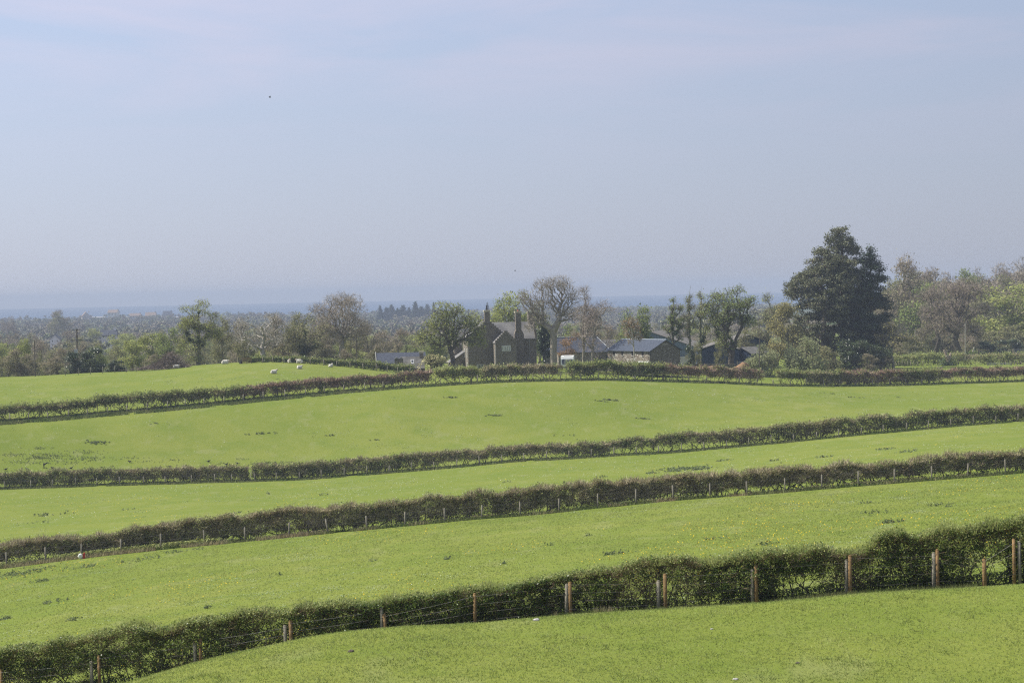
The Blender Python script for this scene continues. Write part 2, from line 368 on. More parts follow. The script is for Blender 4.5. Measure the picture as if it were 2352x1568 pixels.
msea = bpy.data.materials.new('sea'); msea.use_nodes = True
b = msea.node_tree.nodes['Principled BSDF']; b.inputs['Base Color'].default_value = (.012, .05, .11, 1); b.inputs['Roughness'].default_value = .5; b.inputs['Specular IOR Level'].default_value = .25
wn = msea.node_tree.nodes.new('ShaderNodeTexNoise'); wn.inputs['Scale'].default_value = .12; wn.inputs['Detail'].default_value = 5
wb = msea.node_tree.nodes.new('ShaderNodeBump'); wb.inputs['Strength'].default_value = .6; wb.inputs['Distance'].default_value = 1
gg = msea.node_tree.nodes.new('ShaderNodeNewGeometry'); msea.node_tree.links.new(gg.outputs['Position'], wn.inputs['Vector'])
msea.node_tree.links.new(wn.outputs['Fac'], wb.inputs['Height']); msea.node_tree.links.new(wb.outputs[0], b.inputs['Normal'])
SEA_Y = 9000.0
sea = link('sea', new_mesh('sea', [(-8000, 3000, 0), (8000, 3000, 0), (8000, SEA_Y, 0), (-8000, SEA_Y, 0)], [np.array([[0, 1, 2, 3]])], msea)); tag(sea, 'hazy blue sea along the horizon', 'sea', kind='structure')

# ------------------------------------------------------------ materials used widely
m_leaf_dark = mat('leaf_dark', (.10, .15, .024), (.165, .22, .042), 1.2, island=.5, transl=.38, rough=.42, spec=.35, hue=.02)
m_leaf_fresh_lit = mat('leaf_fresh_lit', (.40, .43, .15), (.30, .34, .10), 1.0, island=.45, transl=.4, rough=.6, spec=.3, hue=.02)  # fresh growth, with the sunlit tone of hedge tops put into its colour
m_leaf_h2 = mat('leaf_hawthorn', (.16, .21, .055), (.23, .27, .085), .35, island=.5, transl=.25, rough=.7, hue=.02, col3=(.26, .23, .11), scale3=.15)
m_twig = mat('twig_brown', (.27, .18, .115), (.38, .28, .18), 1.2, island=.45, rough=.9)
m_twig_pink = mat('twig_pinkish', (.36, .29, .175), (.52, .455, .29), .8, island=.45, rough=.9)
m_twig_red = mat('twig_reddish_brown', (.34, .22, .155), (.45, .345, .25), .8, island=.45, rough=.9)
m_stem = mat('stem', (.08, .065, .05), (.17, .14, .105), 3, island=.3)
m_post_new = mat('post_new_wood', (.30, .19, .085), (.20, .125, .055), 6, bump=.3)
m_post_old = mat('post_old_wood', (.17, .155, .12), (.26, .235, .18), 6, bump=.3, island=.2)
m_wire = mat('wire', (.22, .22, .22), (.12, .11, .10), 4, metal=.6, rough=.5)
m_grass = mat('grass_blade', (.34, .385, .11), (.215, .275, .06), .6, island=.45, transl=.4, rough=.7, hue=.02)
m_grass_rough = mat('rough_grass', (.13, .18, .045), (.20, .21, .085), .4, island=.5, transl=.35, hue=.02)
m_grass_dry = mat('dry_grass', (.40, .36, .20), (.33, .26, .15), .6, island=.4, transl=.3)
m_weed = mat('weed_leaf', (.12, .16, .065), (.17, .20, .10), .8, island=.5, transl=.3)
m_rush = mat('rush', (.20, .245, .10), (.24, .27, .12), 1, island=.3, transl=.3)
m_yellow = mat('dandelion', (.85, .62, .02), (.75, .5, .02), 1)
m_white = mat('daisy', (.80, .80, .72), (.62, .64, .55), 1)

# ------------------------------------------------------------ grass and flowers
def field_points(n, y0, y1, tmax=.285, jitter=True):
    y = np.sqrt(rng.uniform(y0**2, y1**2, n)); x = rng.uniform(-tmax, tmax, n) * y
    return x, y
def visible(x, y, z):                         # keep only what the frame or a small step aside could show
    u = W/2 + F * ((x * cr - (-(0)) ) / y)
    return np.abs(x / y) < .285
def line_y(line, x, y):                       # distance of a hedge line at the bearing of x,y
    a = np.array([(P(u, 700, Y)[0] / Y, Y) for u, v, Y in line])
    return np.interp(x / y, a[:, 0], a[:, 1])
def blades(mb, x, y, hmin, hmax, w, lean=1.5, per=1):
    n = len(x); x = np.repeat(x, per) ; y = np.repeat(y, per)
    if per > 1: x = x + rng.normal(0, .03, len(x)); y = y + rng.normal(0, .03, len(x))
    z = Hf(x, y); n = len(x)
    h = rng.uniform(hmin, hmax, n); a = rng.uniform(0, 6.283, n); l = rng.uniform(.25, 1, n) * lean * h
    C = np.stack([x, y, z - .01], 1); T = C + np.stack([np.cos(a)*l, np.sin(a)*l, h], 1)
    b_ = rng.uniform(0, 6.283, n); s = np.stack([np.cos(b_)*w, np.sin(b_)*w, 0*w*b_], 1)
    Vv = np.stack([C - s, C + s, T], 1).reshape(-1, 3); base = (np.arange(n)*3)[:, None]
    mb.add(Vv, np.concatenate([base, base+1, base+2], 1))
def stuff(name, mb, m, label, cat):
    o = link(name, mb.mesh(name, m)); return tag(o, label, cat, kind='stuff')
QG = 1.0
mb = MB(); x, y = field_points(int(150000*QG), 43, 67); k = y < line_y(HEDGE1, x, y) - .2; x, y = x[k], y[k]
k = rng.random(len(x)) < .35 + .6*vn2(x*1.1, y*.8, 11); blades(mb, x[k], y[k], .025, .065, .012, per=2)
k2 = rng.random(len(x)) < np.clip(vn2(x*1.2+9, y*1.2, 13) - .72, 0, 1)*1.2; blades(mb, x[k2], y[k2], .06, .13, .012, per=2)
stuff('grass', mb, m_grass, 'short sunlit grass of the nearest field', 'grass')
mb = MB(); x, y = field_points(int(210000*QG), 70, 158); k = (y > line_y(HEDGE1, x, y) + .6) & (rng.random(len(x)) < .25 + .7*vn2(x*.6, y*.25, 15))
blades(mb, x[k], y[k], .03, .07, .024, per=2)
stuff('grass', mb, m_grass, 'sunlit grass of the dandelion field behind the nearest hedge', 'grass')
# flowers
def flowers(n, y0, y1, size, m, seed, thr, label, cat, name, hmin=.05, hmax=.12, ymul=.35):
    mb = MB(); x, y = field_points(n, y0, y1, .27); k = vn2(x*.16, y*.16*ymul*2, seed) + .35*rng.random(n) > thr; x, y = x[k], y[k]
    z = Hf(x, y) + rng.uniform(hmin, hmax, len(x)); leaves(mb, np.stack([x, y, z], 1), size, flat=.5, aspect=.8); stuff(name, mb, m, label, cat)
flowers(17000, 76, 157, .032, m_yellow, 21, .78, 'yellow dandelions dotting the field behind the nearest hedge', 'dandelions', 'dandelions')
flowers(7000, 162, 266, .042, m_yellow, 22, .8, 'yellow dandelions dotting the narrow second field', 'dandelions', 'dandelions')
flowers(16000, 166, 268, .034, m_white, 23, .80, 'drifts of white daisies in the narrow second field', 'daisies', 'daisies')
flowers(20000, 272, 330, .040, m_white, 24, .86, 'drifts of white daisies in the broad field below the farm', 'daisies', 'daisies')
flowers(2500, 76, 157, .020, m_white, 25, .80, 'scattered white daisies among the dandelions', 'daisies', 'daisies')

m_clover = mat('clover', (.40, .46, .28), (.30, .37, .20), .7, island=.35)
for n_, y0_, y1_, sz_, sd_, lab_ in ((150000, 74, 158, .028, 31, 'silvery clover patches in the dandelion field'), (110000, 164, 268, .045, 32, 'silvery clover patches in the narrow second field'), (90000, 272, 350, .06, 33, 'silvery clover patches in the broad field below the farm')):
    mb = MB(); x, y = field_points(n_, y0_, y1_, .27); k = vn2(x*.75 + y*.1, y*.55, sd_)*.65 + vn2(x*.12, y*.08, sd_+4)*.35 > .70; x, y = x[k], y[k]
    leaves(mb, np.stack([x, y, Hf(x, y) + rng.uniform(.02, .07, len(x))], 1), sz_, flat=.8); stuff('clover', mb, m_clover, lab_, 'clover')
# weeds: dock, thistle and rush clumps
def clumps(lst, y0, y1, m, label, name='weeds', size=.10, h=.28, blade=False, ys=.3):
    mb = MB()
    for (u, v, wpx, n) in lst:
        g = ground_at(u, v, y0, y1); sc = g[1] / F
        x = g[0] + rng.normal(0, wpx * sc * .25, n); y = g[1] + rng.normal(0, wpx * sc * ys, n)
        y = np.clip(y, y0, y1); z = Hf(x, y)
        if blade: blades(mb, x, y, h*.5, h, size*.3, lean=.5, per=6)
        else:
            k = 7; C = np.repeat(np.stack([x, y, z], 1), k, 0); C = C + rng.normal(0, 1, C.shape) * (size*.9, size*.9, 0); C[:, 2] += rng.uniform(0, h, len(C)) * rng.uniform(.3, 1, len(C))
            leaves(mb, C, size, aspect=.45)
    stuff(name, mb, m, label, 'weeds')
clumps([(50,1316,150,140),(95,1335,50,26),(205,1301,60,26),(330,1285,110,36),(400,1268,60,22),(455,1262,30,8),(1026,1284,18,12),(850,1288,40,6),(120,1383,60,20),(170,1424,40,12),(10,1422,30,22),(475,1396,18,9),(640,1320,30,6),(1157,1295,16,8),(2046,1200,50,32),(1412,1272,60,30),(2150,1160,70,18),(2185,1163,30,10),(1990,1155,30,10),(1640,1238,80,10),(1260,1252,24,5),(1350,1230,20,5),(1760,1250,60,14),(2010,1178,90,16),(2280,1222,30,5)], 74, 158, m_weed, 'grey green dock and thistle clumps in the dandelion field', size=.07, h=.22)
clumps([(119,1182,90,22),(1578,1076,120,100),(1545,1082,60,30),(1610,1078,60,30),(1495,1087,34,16),(740,1137,30,8),(615,1134,12,5),(1660,1058,40,14),(1780,1058,20,8),(1890,1050,34,14),(2035,1032,60,18),(2080,1038,60,16),(2230,1045,30,6),(1850,1085,80,16),(1890,1080,60,14),(1480,1018,30,5),(300,1170,40,6),(90,1200,60,6),(545,1178,40,6),(1385,1096,30,8),(1160,1108,30,5)], 164, 268, m_weed, 'dark dock clumps in the narrow second field', size=.11, h=.28)
clumps([(1037,913,36,20),(1403,919,40,26),(1385,922,40,10),(1482,962,34,14),(1137,955,46,16),(605,996,60,20),(565,998,20,4),(760,1001,30,8),(215,1017,60,26),(230,1015,40,20),(1965,913,40,8),(1905,904,60,8),(2060,913,30,5),(1300,1000,60,5),(870,1010,60,5),(355,972,40,5)], 272, 345, m_weed, 'dark dock clumps in the broad field below the farm', size=.11, h=.22, ys=.06)
clumps([(110,1048,110,150),(95,1052,70,60),(60,1062,120,60),(200,1053,110,100),(190,1040,100,50),(150,1062,140,60),(300,1052,60,20),(90,1030,60,30),(30,1046,60,40),(630,1063,90,80),(600,1066,70,50),(340,1061,60,14),(400,1058,40,14),(560,1055,50,12),(505,1064,40,12)], 262, 330, m_rush, 'dark tufts of rushes near the third hedge', name='rushes', size=.08, h=.24, blade=True, ys=.07)
print('grass done')

# ------------------------------------------------------------ hedges
def line_pts(line, u0, u1, off, step):
    us = np.arange(u0, u1 + step, step); a = np.array(line)
    return us, np.array([place(u, float(np.interp(u, a[:, 0], a[:, 2])) + off) for u in us])
def sampler(us, pts, step_to=None):
    seg = np.linalg.norm(np.diff(pts[:, :2], axis=0), axis=1); s = np.concatenate([[0], np.cumsum(seg)])
    def at(ss):
        x = np.interp(ss, s, pts[:, 0]); y = np.interp(ss, s, pts[:, 1]); u = np.interp(ss, s, us)
        e = .5; dx = np.interp(ss + e, s, pts[:, 0]) - np.interp(ss - e, s, pts[:, 0]); dy = np.interp(ss + e, s, pts[:, 1]) - np.interp(ss - e, s, pts[:, 1])
        n = np.hypot(dx, dy) + 1e-9
        return x, y, u, -dy / n, dx / n
    return s[-1], at
def hedge(label, line, u0, u1, off, hgt, width, dens, lsize, leafy, openb, tw_mat, leaf_mat, seed, tdens=1.0, stem_gap=.35, stem_r=.03, laid=.0, lit_mat=None, tlen=.22, tw=.008, name='hedge', group=None, vari=.20):
    """hgt(u), leafy(u) 0..1, openb(u) = height fraction below which the hedge shows only stems"""
    us, pts = line_pts(line, u0, u1, off, 20); Ls, at = sampler(us, pts)
    mid = pts[len(pts)//2]; root = thing(name, label, 'hedge', tuple(mid), group=group)
    def body(n, lowbias=1.0):
        s = rng.uniform(0, Ls, n); x, y, u, nx, ny = at(s)
        hh = hgt(u) * (1 + vari*(vn2(s*.55, 0*s, seed) - .5) + vari*.8*(vn2(s*2.1, 0*s+3, seed+1) - .5)+.06*(vn2(s*6, 0*s+3, seed+5) - .5))
        r = rng.random(n); q_ = np.where(r < .36, 1 - np.abs(rng.normal(0, .05, n)), rng.random(n) ** .8)
        prof = np.clip(.62 + .5*np.sin(np.clip(q_, 0, 1)*2.4), .3, 1) * (1 + .75*(vn2(s*.9, q_*2.2, seed+2) - .5) + .4*(vn2(s*3.1, q_*7, seed+9) - .5))
        rad = rng.random(n); lat = rng.choice([-1, 1], n) * np.where(q_ > .9, rad, rad ** .6) * width/2 * prof
        ob = openb(u); clump = vn2(s*1.7, q_*4, seed+3) ; lowp = np.clip((q_ - ob) / .18, 0, 1)
        keep = rng.random(n) < (lowp * (.45 + 1.0*np.clip((clump - .22)*2.4, 0, 1)) + .04)
        return s, x + nx*lat, y + ny*lat, u, q_, hh, keep, nx*np.sign(lat), ny*np.sign(lat)
    # leaves
    n = int(dens * Ls); s, x, y, u, q_, hh, keep, ox, oy = body(n)
    lf = leafy(u) * (.35 + 1.3*vn2(s*.45, q_*2, seed+7)); keep &= rng.random(n) < lf
    C = np.stack([x, y, Hf(x, y) + q_*hh], 1)[keep] - mid
    nc = max(4, len(C) // 42); cc = C[rng.integers(0, len(C), nc)]            # foliage gathers in tufts, with dark gaps between them
    pick = rng.integers(0, nc, len(C)); tuft = rng.random(len(C)) < .8
    Ct = cc[pick] + rng.normal(0, lsize*2.1, C.shape); C = np.where(tuft[:, None], Ct, C)
    gz = Hf(C[:, 0] + mid[0], C[:, 1] + mid[1]) - mid[2]; hq = (C[:, 2] - gz) / float(np.mean(hgt(us)))
    lit_top = (hq > .80) & (rng.random(len(C)) < .6)  # uppermost leaves get the paler colour, sunlight painted onto the hedge top
    mbl = MB(); leaves(mbl, C[~lit_top], lsize); tag(link('foliage', mbl.mesh('foliage', leaf_mat), root), kind='stuff')
    mbl = MB(); leaves(mbl, C[lit_top], lsize*.9)
    # twigs
    n = int(dens * .5 * tdens * Ls); s, x, y, u, q_, hh, keep, ox, oy = body(n); keep &= rng.random(n) < (1.15 - .75*leafy(u))
    C = np.stack([x, y, Hf(x, y) + q_*hh*.98], 1)[keep] - mid; m_ = keep.sum()
    D = rng.normal(0, .6, (m_, 3)); D[:, 2] = np.abs(D[:, 2])*.6 + .5*rng.random(m_); D[:, 0] += ox[keep]*.35; D[:, 1] += oy[keep]*.35
    D *= (tlen * rng.uniform(.5, 1.5, m_) / np.linalg.norm(D, axis=1))[:, None]; C[:, 2] -= D[:, 2]*.5
    mbt = MB(); spikes(mbt, C, D, tw)
    n = int(dens * .035 * Ls * (1 + tdens)); s = rng.uniform(0, Ls, n); x, y, u, nx, ny = at(s)          # this year's shoots standing above the trimmed top
    hh = hgt(u) * (1 + vari*(vn2(s*.55, 0*s, seed) - .5) + vari*.8*(vn2(s*2.1, 0*s+3, seed+1) - .5)+.06*(vn2(s*6, 0*s+3, seed+5) - .5)); lat = rng.uniform(-.45, .45, n)*width
    C = np.stack([x + nx*lat, y + ny*lat, Hf(x, y) + hh*.93], 1) - mid; D = rng.normal(0, .35, (n, 3)); D[:, 2] = rng.uniform(.5, 1.2, n); D *= (tlen*rng.uniform(.5, 1.3, n)*(.5 + vn2(s*1.3, 0*s, seed + 8)))[:, None]
    spikes(mbl if float(np.mean(leafy(us))) > .7 else mbt, C, D, tw*1.6); tag(link('twigs', mbt.mesh('twigs', tw_mat), root), kind='stuff')
    if mbl.n: tag(link('shoots_lit_tops', mbl.mesh('shoots_lit_tops', lit_mat or m_leaf_fresh_lit), root), kind='stuff')
    # stems
    A, B, ra, rb = [], [], [], []
    s = 0.0
    while s < Ls:
        x, y, u, nx, ny = [float(t) for t in at(np.array([s]))[:5]] if False else [float(t[0]) for t in at(np.array([s]))]
        h0 = float(hgt(np.array([u]))[0]) if True else 0
        for kx in range(rng.integers(1, 4)):
            lat = rng.normal(0, width*.14); p = np.array((x + nx*lat + rng.normal(0, .08), y + ny*lat, 0.)); p[2] = float(Hf(p[0], p[1])) - .05
            d = np.array((rng.normal(0, .35), rng.normal(0, .22), 1.0)); 
            if rng.random() < laid: d[0] += rng.choice([-1, 1])*rng.uniform(1.0, 2.2)
            r = stem_r * rng.uniform(.5, 1.4); top = h0 * rng.uniform(.7, .98); segs = 5
            z0 = p[2]
            for g in range(segs):
                d = d / np.linalg.norm(d); step = top / segs * 1.1; p2 = p + d * step
                if p2[2] > z0 + h0 * .97: break
                A.append(p - mid); B.append(p2 - mid); ra.append(r); rb.append(r*.78)
                if g >= 1:
                    for _ in range(2):
                        e = d + rng.normal(0, .75, 3); e[2] = abs(e[2])*.7 + .1; e = e/np.linalg.norm(e)*rng.uniform(.2, .5)*min(1, h0/1.5)
                        if p2[2] + e[2] < z0 + h0: A.append(p2 - mid); B.append(p2 + e - mid); ra.append(r*.5); rb.append(r*.2)
                p = p2; r *= .78; d = d + rng.normal(0, .38, 3); d[2] = abs(d[2]) * .8 + .12
        s += stem_gap * rng.uniform(.5, 1.6)
    mbs = MB(); tubes(mbs, np.array(A), np.array(B), np.array(ra), np.array(rb), 4); tag(link('stems', mbs.mesh('stems', m_stem, True), root), kind='stuff')
    return root
def interp(pts):
    a = np.array(pts); return lambda u: np.interp(u, a[:, 0], a[:, 1])
def bumps(base, lst):                          # lst: (u0, u1, value)
    def f(u):
        r = np.full(np.shape(u), base, float)
        for a, b_, v in lst:
            k = np.clip(np.minimum((u - a), (b_ - u)) / 20.0, 0, 1); r = r*(1-k) + v*k
        return r
    return f
h1 = interp([(-500,2.0),(0,1.95),(230,1.95),(460,1.95),(640,1.75),(880,1.45),(1090,1.40),(1305,1.32),(1400,1.42),(1450,1.6),(1528,1.62),(1650,1.75),(1733,1.87),(1850,1.85),(1945,1.66),(1995,1.45),(2030,1.75),(2150,1.90),(2352,2.06),(2900,2.1)])
LB = '%s hedge %s'
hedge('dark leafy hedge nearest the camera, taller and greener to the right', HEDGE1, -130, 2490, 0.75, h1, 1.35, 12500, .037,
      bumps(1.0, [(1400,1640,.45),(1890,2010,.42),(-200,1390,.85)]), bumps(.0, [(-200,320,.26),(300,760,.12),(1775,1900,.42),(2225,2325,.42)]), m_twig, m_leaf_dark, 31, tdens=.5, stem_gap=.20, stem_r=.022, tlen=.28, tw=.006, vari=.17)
h2 = interp([(-500,1.9),(0,1.85),(105,1.75),(300,1.8),(470,2.0),(663,2.1),(843,2.15),(1022,2.1),(1200,2.2),(1400,2.05),(1700,1.95),(2000,1.8),(2352,1.75),(2900,1.8)])
hedge('second hedge from the camera, ragged green with pinkish brown twigs on top', HEDGE2, -110, 2470, 1.3, lambda u: .93*h2(u), 1.5, 3000, .072,
      bumps(.5, [(20,150,.3),(560,620,.3),(1400,1470,.5),(1540,2100,.48),(2100,2400,.6)]), bumps(.12, [(0,130,.35),(600,640,.3),(1500,1560,.25),(1650,1900,.3),(1900,2352,.28)]), m_twig_pink, m_leaf_h2, 41, tdens=2.3, stem_gap=.4, stem_r=.045, laid=.35, tlen=.38, tw=.017)
hg3 = interp([(-500,2.0),(0,2.1),(300,2.0),(550,1.9),(600,1.95),(861,2.15),(1213,1.9),(1388,1.9),(1550,2.2),(1755,2.3),(1959,2.3),(2352,2.1),(2900,2)])
hedge('leafy left end of the third hedge, up to the gap', HEDGE3, -90, 556, 1.4, lambda u: .92*hg3(u), 1.6, 1500, .11, bumps(.6, [(460,540,.4)]), bumps(.10, [(200,420,.25)]), m_twig_pink, m_leaf_h2, 51, tdens=1.5, stem_gap=.6, stem_r=.05, laid=.25, tlen=.44, tw=.028)
hedge('long third hedge from the gap to the right edge, thin stems showing in the middle', HEDGE3, 580, 2460, 1.4, lambda u: .92*hg3(u), 1.6, 1500, .11, bumps(.55, [(980,1300,.35),(1300,1480,.55),(1560,1640,.5),(1650,2352,.95)]), bumps(.12, [(1000,1320,.36),(1390,1700,.38)]), m_twig_pink, m_leaf_h2, 52, tdens=1.5, stem_gap=.6, stem_r=.05, laid=.35, tlen=.44, tw=.028)
hg4 = interp([(-500,2.0),(0,2.0),(300,2.1),(600,1.9),(900,2.1),(1000,2.3),(1176,2.5),(1350,2.6),(1500,2.6),(1700,2.5),(1900,2.4),(2100,2.5),(2352,2.7),(2900,2.7)])
seg4 = [(-80, 150, 'leftmost run of the fourth hedge, umbrella shaped bushes on bare stems', .8, .5, m_leaf_h2, m_twig_pink),
        (155, 365, 'green run of the fourth hedge below the dark bushes, clear gaps under it', .85, .45, m_leaf_h2, m_twig_pink),
        (372, 545, 'green run of the fourth hedge below the pallet hurdle', .8, .32, m_leaf_h2, m_twig_pink),
        (552, 640, 'bare reddish run of the fourth hedge left of the middle', .18, .22, m_leaf_h2, m_twig_red),
        (650, 975, 'long reddish brown run of the fourth hedge below the sheep', .22, .32, m_leaf_h2, m_twig_red),
        (1000, 1100, 'dense bright green run of the fourth hedge below the farmhouse tree', 1.0, .42, m_leaf_fresh_lit, m_twig_pink),
        (1108, 1185, 'loose olive run of the fourth hedge below the farmhouse', .6, .3, m_leaf_h2, m_twig_pink),
        (1186, 1268, 'bare pinkish grey run of the fourth hedge left of the caravan', .12, .38, m_leaf_h2, m_twig_pink),
        (1306, 1520, 'dense green run of the fourth hedge right of the caravan', 1.0, .30, m_leaf_h2, m_twig_pink),
        (1522, 1618, 'reddish flat topped run of the fourth hedge below the stone barn', .22, .42, m_leaf_h2, m_twig_red),
        (1628, 1738, 'reddish bowl shaped run of the fourth hedge below the soil heap', .22, .35, m_leaf_h2, m_twig_red),
        (1786, 1832, 'small green flat topped bush in the fourth hedge below the willows', 1.0, .5, m_leaf_h2, m_twig_pink),
        (1850, 1925, 'loose green run of the fourth hedge below the pine', .6, .1, m_leaf_h2, m_twig_pink),
        (1926, 2070, 'pinkish run of the fourth hedge right of the pine', .4, .12, m_leaf_h2, m_twig_red),
        (2072, 2150, 'olive run of the fourth hedge below the broken stump', .8, .15, m_leaf_h2, m_twig_pink),
        (2152, 2460, 'rust red right end of the fourth hedge', .22, .4, m_leaf_h2, m_twig_red)]
for i, (a, b_, lab, lf, ob, lm, tm) in enumerate(seg4):
    hedge(lab, HEDGE4, a, b_, 1.8, hg4, 1.9, 1050, .14, bumps(lf, []), bumps(ob, []), tm, lm, 60 + i, tdens=1.7, stem_gap=.8, stem_r=.06, laid=.35, tlen=.52, tw=.036, group='runs of the fourth hedge')
print('hedges done')

# rough grass strips at the foot of the hedges
def strip(line, u0, u1, off0, off1, n, h0, h1_, w, m, label, thr=.0, seed=5, name='rough_grass', leafs=0, lsz=.1):
    mb = MB(); a = np.array(line); us = rng.uniform(u0, u1, n); Y = np.interp(us, a[:, 0], a[:, 2]) + rng.uniform(off0, off1, n)
    x = np.array([(ray(u, 900)[0] / ray(u, 900)[1]) for u in us]) * Y
    k = vn2(x*.5, Y*.5, seed) > thr; x, Y = x[k], Y[k]
    if leafs: leaves(mb, np.stack([x, Y, Hf(x, Y) + rng.uniform(0, h1_, len(x))], 1), lsz, aspect=.5)
    else: blades(mb, x, Y, h0, h1_, w, lean=.7)
    stuff(name, mb, m, label, 'grass')
strip(HEDGE1, -100, 2450, -.75, .6, 40000, .08, .26, .014, m_grass_rough, 'long grass at the foot of the nearest hedge', .35)
strip(HEDGE1, 150, 720, -.9, .2, 1700, .15, .42, .012, m_grass_dry, 'dry pale grass stems at the foot of the nearest hedge', .5, 6, 'dry_grass')
strip(HEDGE1, 1260, 1400, -.5, -.1, 900, .12, .38, .010, m_grass_dry, 'dry tufts beside the middle fence posts', .3, 6, 'dry_grass')
strip(HEDGE2, -100, 2450, -.9, 1.0, 26000, .08, .34, .035, m_grass_rough, 'long grass at the foot of the second hedge', .25)
strip(HEDGE2, -100, 700, -1.3, -.3, 4200, .15, .45, .03, m_grass_dry, 'reddish dry grass along the left of the second hedge', .35, 8, 'dry_grass')
strip(HEDGE2, 700, 2300, -.9, -.2, 3500, .12, .4, .03, m_grass_dry, 'dry grass tufts along the second hedge', .6, 8, 'dry_grass')
strip(HEDGE2, -60, 500, -.6, .8, 9000, .1, .5, .03, m_leaf_fresh_lit, 'fresh green nettles under the left of the second hedge', .42, 9, 'nettles', 1, .09)
strip(HEDGE2, 500, 2400, -.3, .8, 12000, .1, .35, .03, m_leaf_h2, 'low brambles under the second hedge', .45, 9, 'brambles', 1, .08)
strip(HEDGE3, -100, 2450, -1.2, 1.2, 26000, .1, .38, .06, m_grass_rough, 'long grass at the foot of the third hedge', .2)
strip(HEDGE4, -100, 2450, -2.2, 1.5, 42000, .12, .45, .07, m_grass_rough, 'long grass at the foot of the fourth hedge', .15)

strip(HEDGE1, -100, 2450, .15, 1.3, 42000, .1, .42, .03, m_leaf_dark, 'dark ivy and brambles under the nearest hedge', .30, 19, 'brambles', 1, .04)
# ------------------------------------------------------------ fences
def fence(label, plist, h, r, m, wires=3, group=None, wire_r=.0035, name='wire_fence', back=None):
    """plist: (x, y, z, height scale, material, lean)"""
    root = thing(name, label, 'fence', tuple(plist[len(plist)//2][0]), group=group); o = np.array(root.location)
    tops = []
    for (p, hs, mm, lean) in plist:
        mb = MB(); p = np.array(p) - o; top = p + np.array((lean, 0, h*hs)); rr = r * rng.uniform(.85, 1.15)
        mb.tube(p - (0, 0, .3), top - (0, 0, .02), rr, rr*.95, 7); mb.tube(top - (0, 0, .02), top + (0, 0, .012), rr*.95, rr*.7, 7)
        link('post', mb.mesh('post', mm or m, True), root); tops.append((p, top))
    if wires:
        mb = MB()
        for f in np.linspace(.25, .93, wires):
            pts = [a + (b_ - a)*f + (0, -r, 0) for a, b_ in tops]
            A = np.array(pts[:-1]); B = np.array(pts[1:]); tubes(mb, A, (A+B)/2 - (0,0,.015), np.full(len(A), wire_r), np.full(len(A), wire_r), 3); tubes(mb, (A+B)/2 - (0,0,.015), B, np.full(len(A), wire_r), np.full(len(A), wire_r), 3)
        link('wire', mb.mesh('wire', m_wire), root)
    return root
def on_line(line, u, off):
    a = np.array(line); return place(u, float(np.interp(u, a[:, 0], a[:, 2])) + off)
pl = []
for (u, hs, old) in [(-100,1,0),(4,1,0),(213,.88,1),(229,1,0),(449,.9,1),(461,1,0),(657,.9,1),(669,1,0),(878,.9,1),(887,.72,0),(1091,1,0),(1301,.93,1),(1311,.97,0),(1513,.85,1),(1529,1.02,0),(1729,1,1),(1738,1.08,0),(1944,.98,1),(1953,1.08,0),(2145,1.02,1),(2154,1.10,0),(2262,.75,0),(2330,1.2,0),(2343,1.12,1),(2540,1.1,0)]:
    pl.append((on_line(HEDGE1, u, -.05 if not old else .0), hs, m_post_old if old else m_post_new, -.05 if u == 887 else rng.normal(0, .012)))
fence('wire fence of paired orange and grey posts along the nearest hedge', pl, 1.26, .069, m_post_old, 4)
pl = [(on_line(HEDGE2, u, -.35), rng.uniform(.92, 1.06), None, (-.22 if u == 755 else rng.normal(0, .04))) for u in [-70,15,105,187,278,370,470,563,663,755,843,930,1022,1106,1195,1284,1373,1461,1547,1631,1716,1803,1887,1972,2055,2140,2222,2310,2400]]
fence('grey post and wire fence along the second hedge', pl, 1.22, .065, m_post_old, 3)
pl = [(on_line(HEDGE3, u, -.3), rng.uniform(.88, 1.08), None, rng.normal(0, .04)) for u in [-45,10,71,120,174,223,275,330,380,440,494,532,576,585] + [int(585 + 51.6*k) for k in range(1, 36)]]
fence('thin grey fence posts along the third hedge', pl, 1.15, .065, m_post_old, 2)
P4 = [-60,-18,23,66,110,157,201,247,292,338,385,426,469,515,559,605,654,702,745,790,837,880,923,967,1012,1056,1097,1141,1172,1204,1249,1288,1334,1375,1420,1459,1499,1541,1581,1623,1665,1699,1739,1776,1816,1853,1892,1929,1966,2004,2043,2080,2117,2155,2190,2223,2260,2297,2336,2375]
pl = [(on_line(HEDGE4, u, -.3), rng.uniform(.9, 1.1), None, rng.normal(0, .04)) for u in P4]
m_post_pale = mat('post_pale_wood', (.29, .26, .195), (.21, .185, .14), 5, island=.2)
fence('pale fence posts in front of the fourth hedge below the farm', pl, 1.18, .07, m_post_pale, 2)
pl = [(on_line(HEDGE4, u, 4.2), 1, None, 0) for u in [12,54,96,139,181,224,262,293,340,390,440,500,555,596,638,690,738,790,850,900,950,1000,1040,1084,1128,1176,1224,1262,1300,1350]]
fence('darker second row of posts behind the fourth hedge', pl, 1.15, .06, m_post_old, 2)
CR = [(u, v, Y - 2.2) for u, v, Y in CREST]
pl = [(on_line(CR, u, 0), (1.25 if u == 865 else 1), None, rng.normal(0, .03)) for u in [603,627,651,689,713,743,773,804,834,865,890,914,942,966]]
fence('pale post fence along the crest beside the sheep', pl, 1.1, .07, m_post_pale, 2)
pl = [(on_line(CR, u, 1.0), 1, None, 0) for u in [150,180,208,236,264,290,313]]
fence('low post fence in front of the dark bushes on the left', pl, 1.3, .06, m_post_old, 2)
print('fences done')

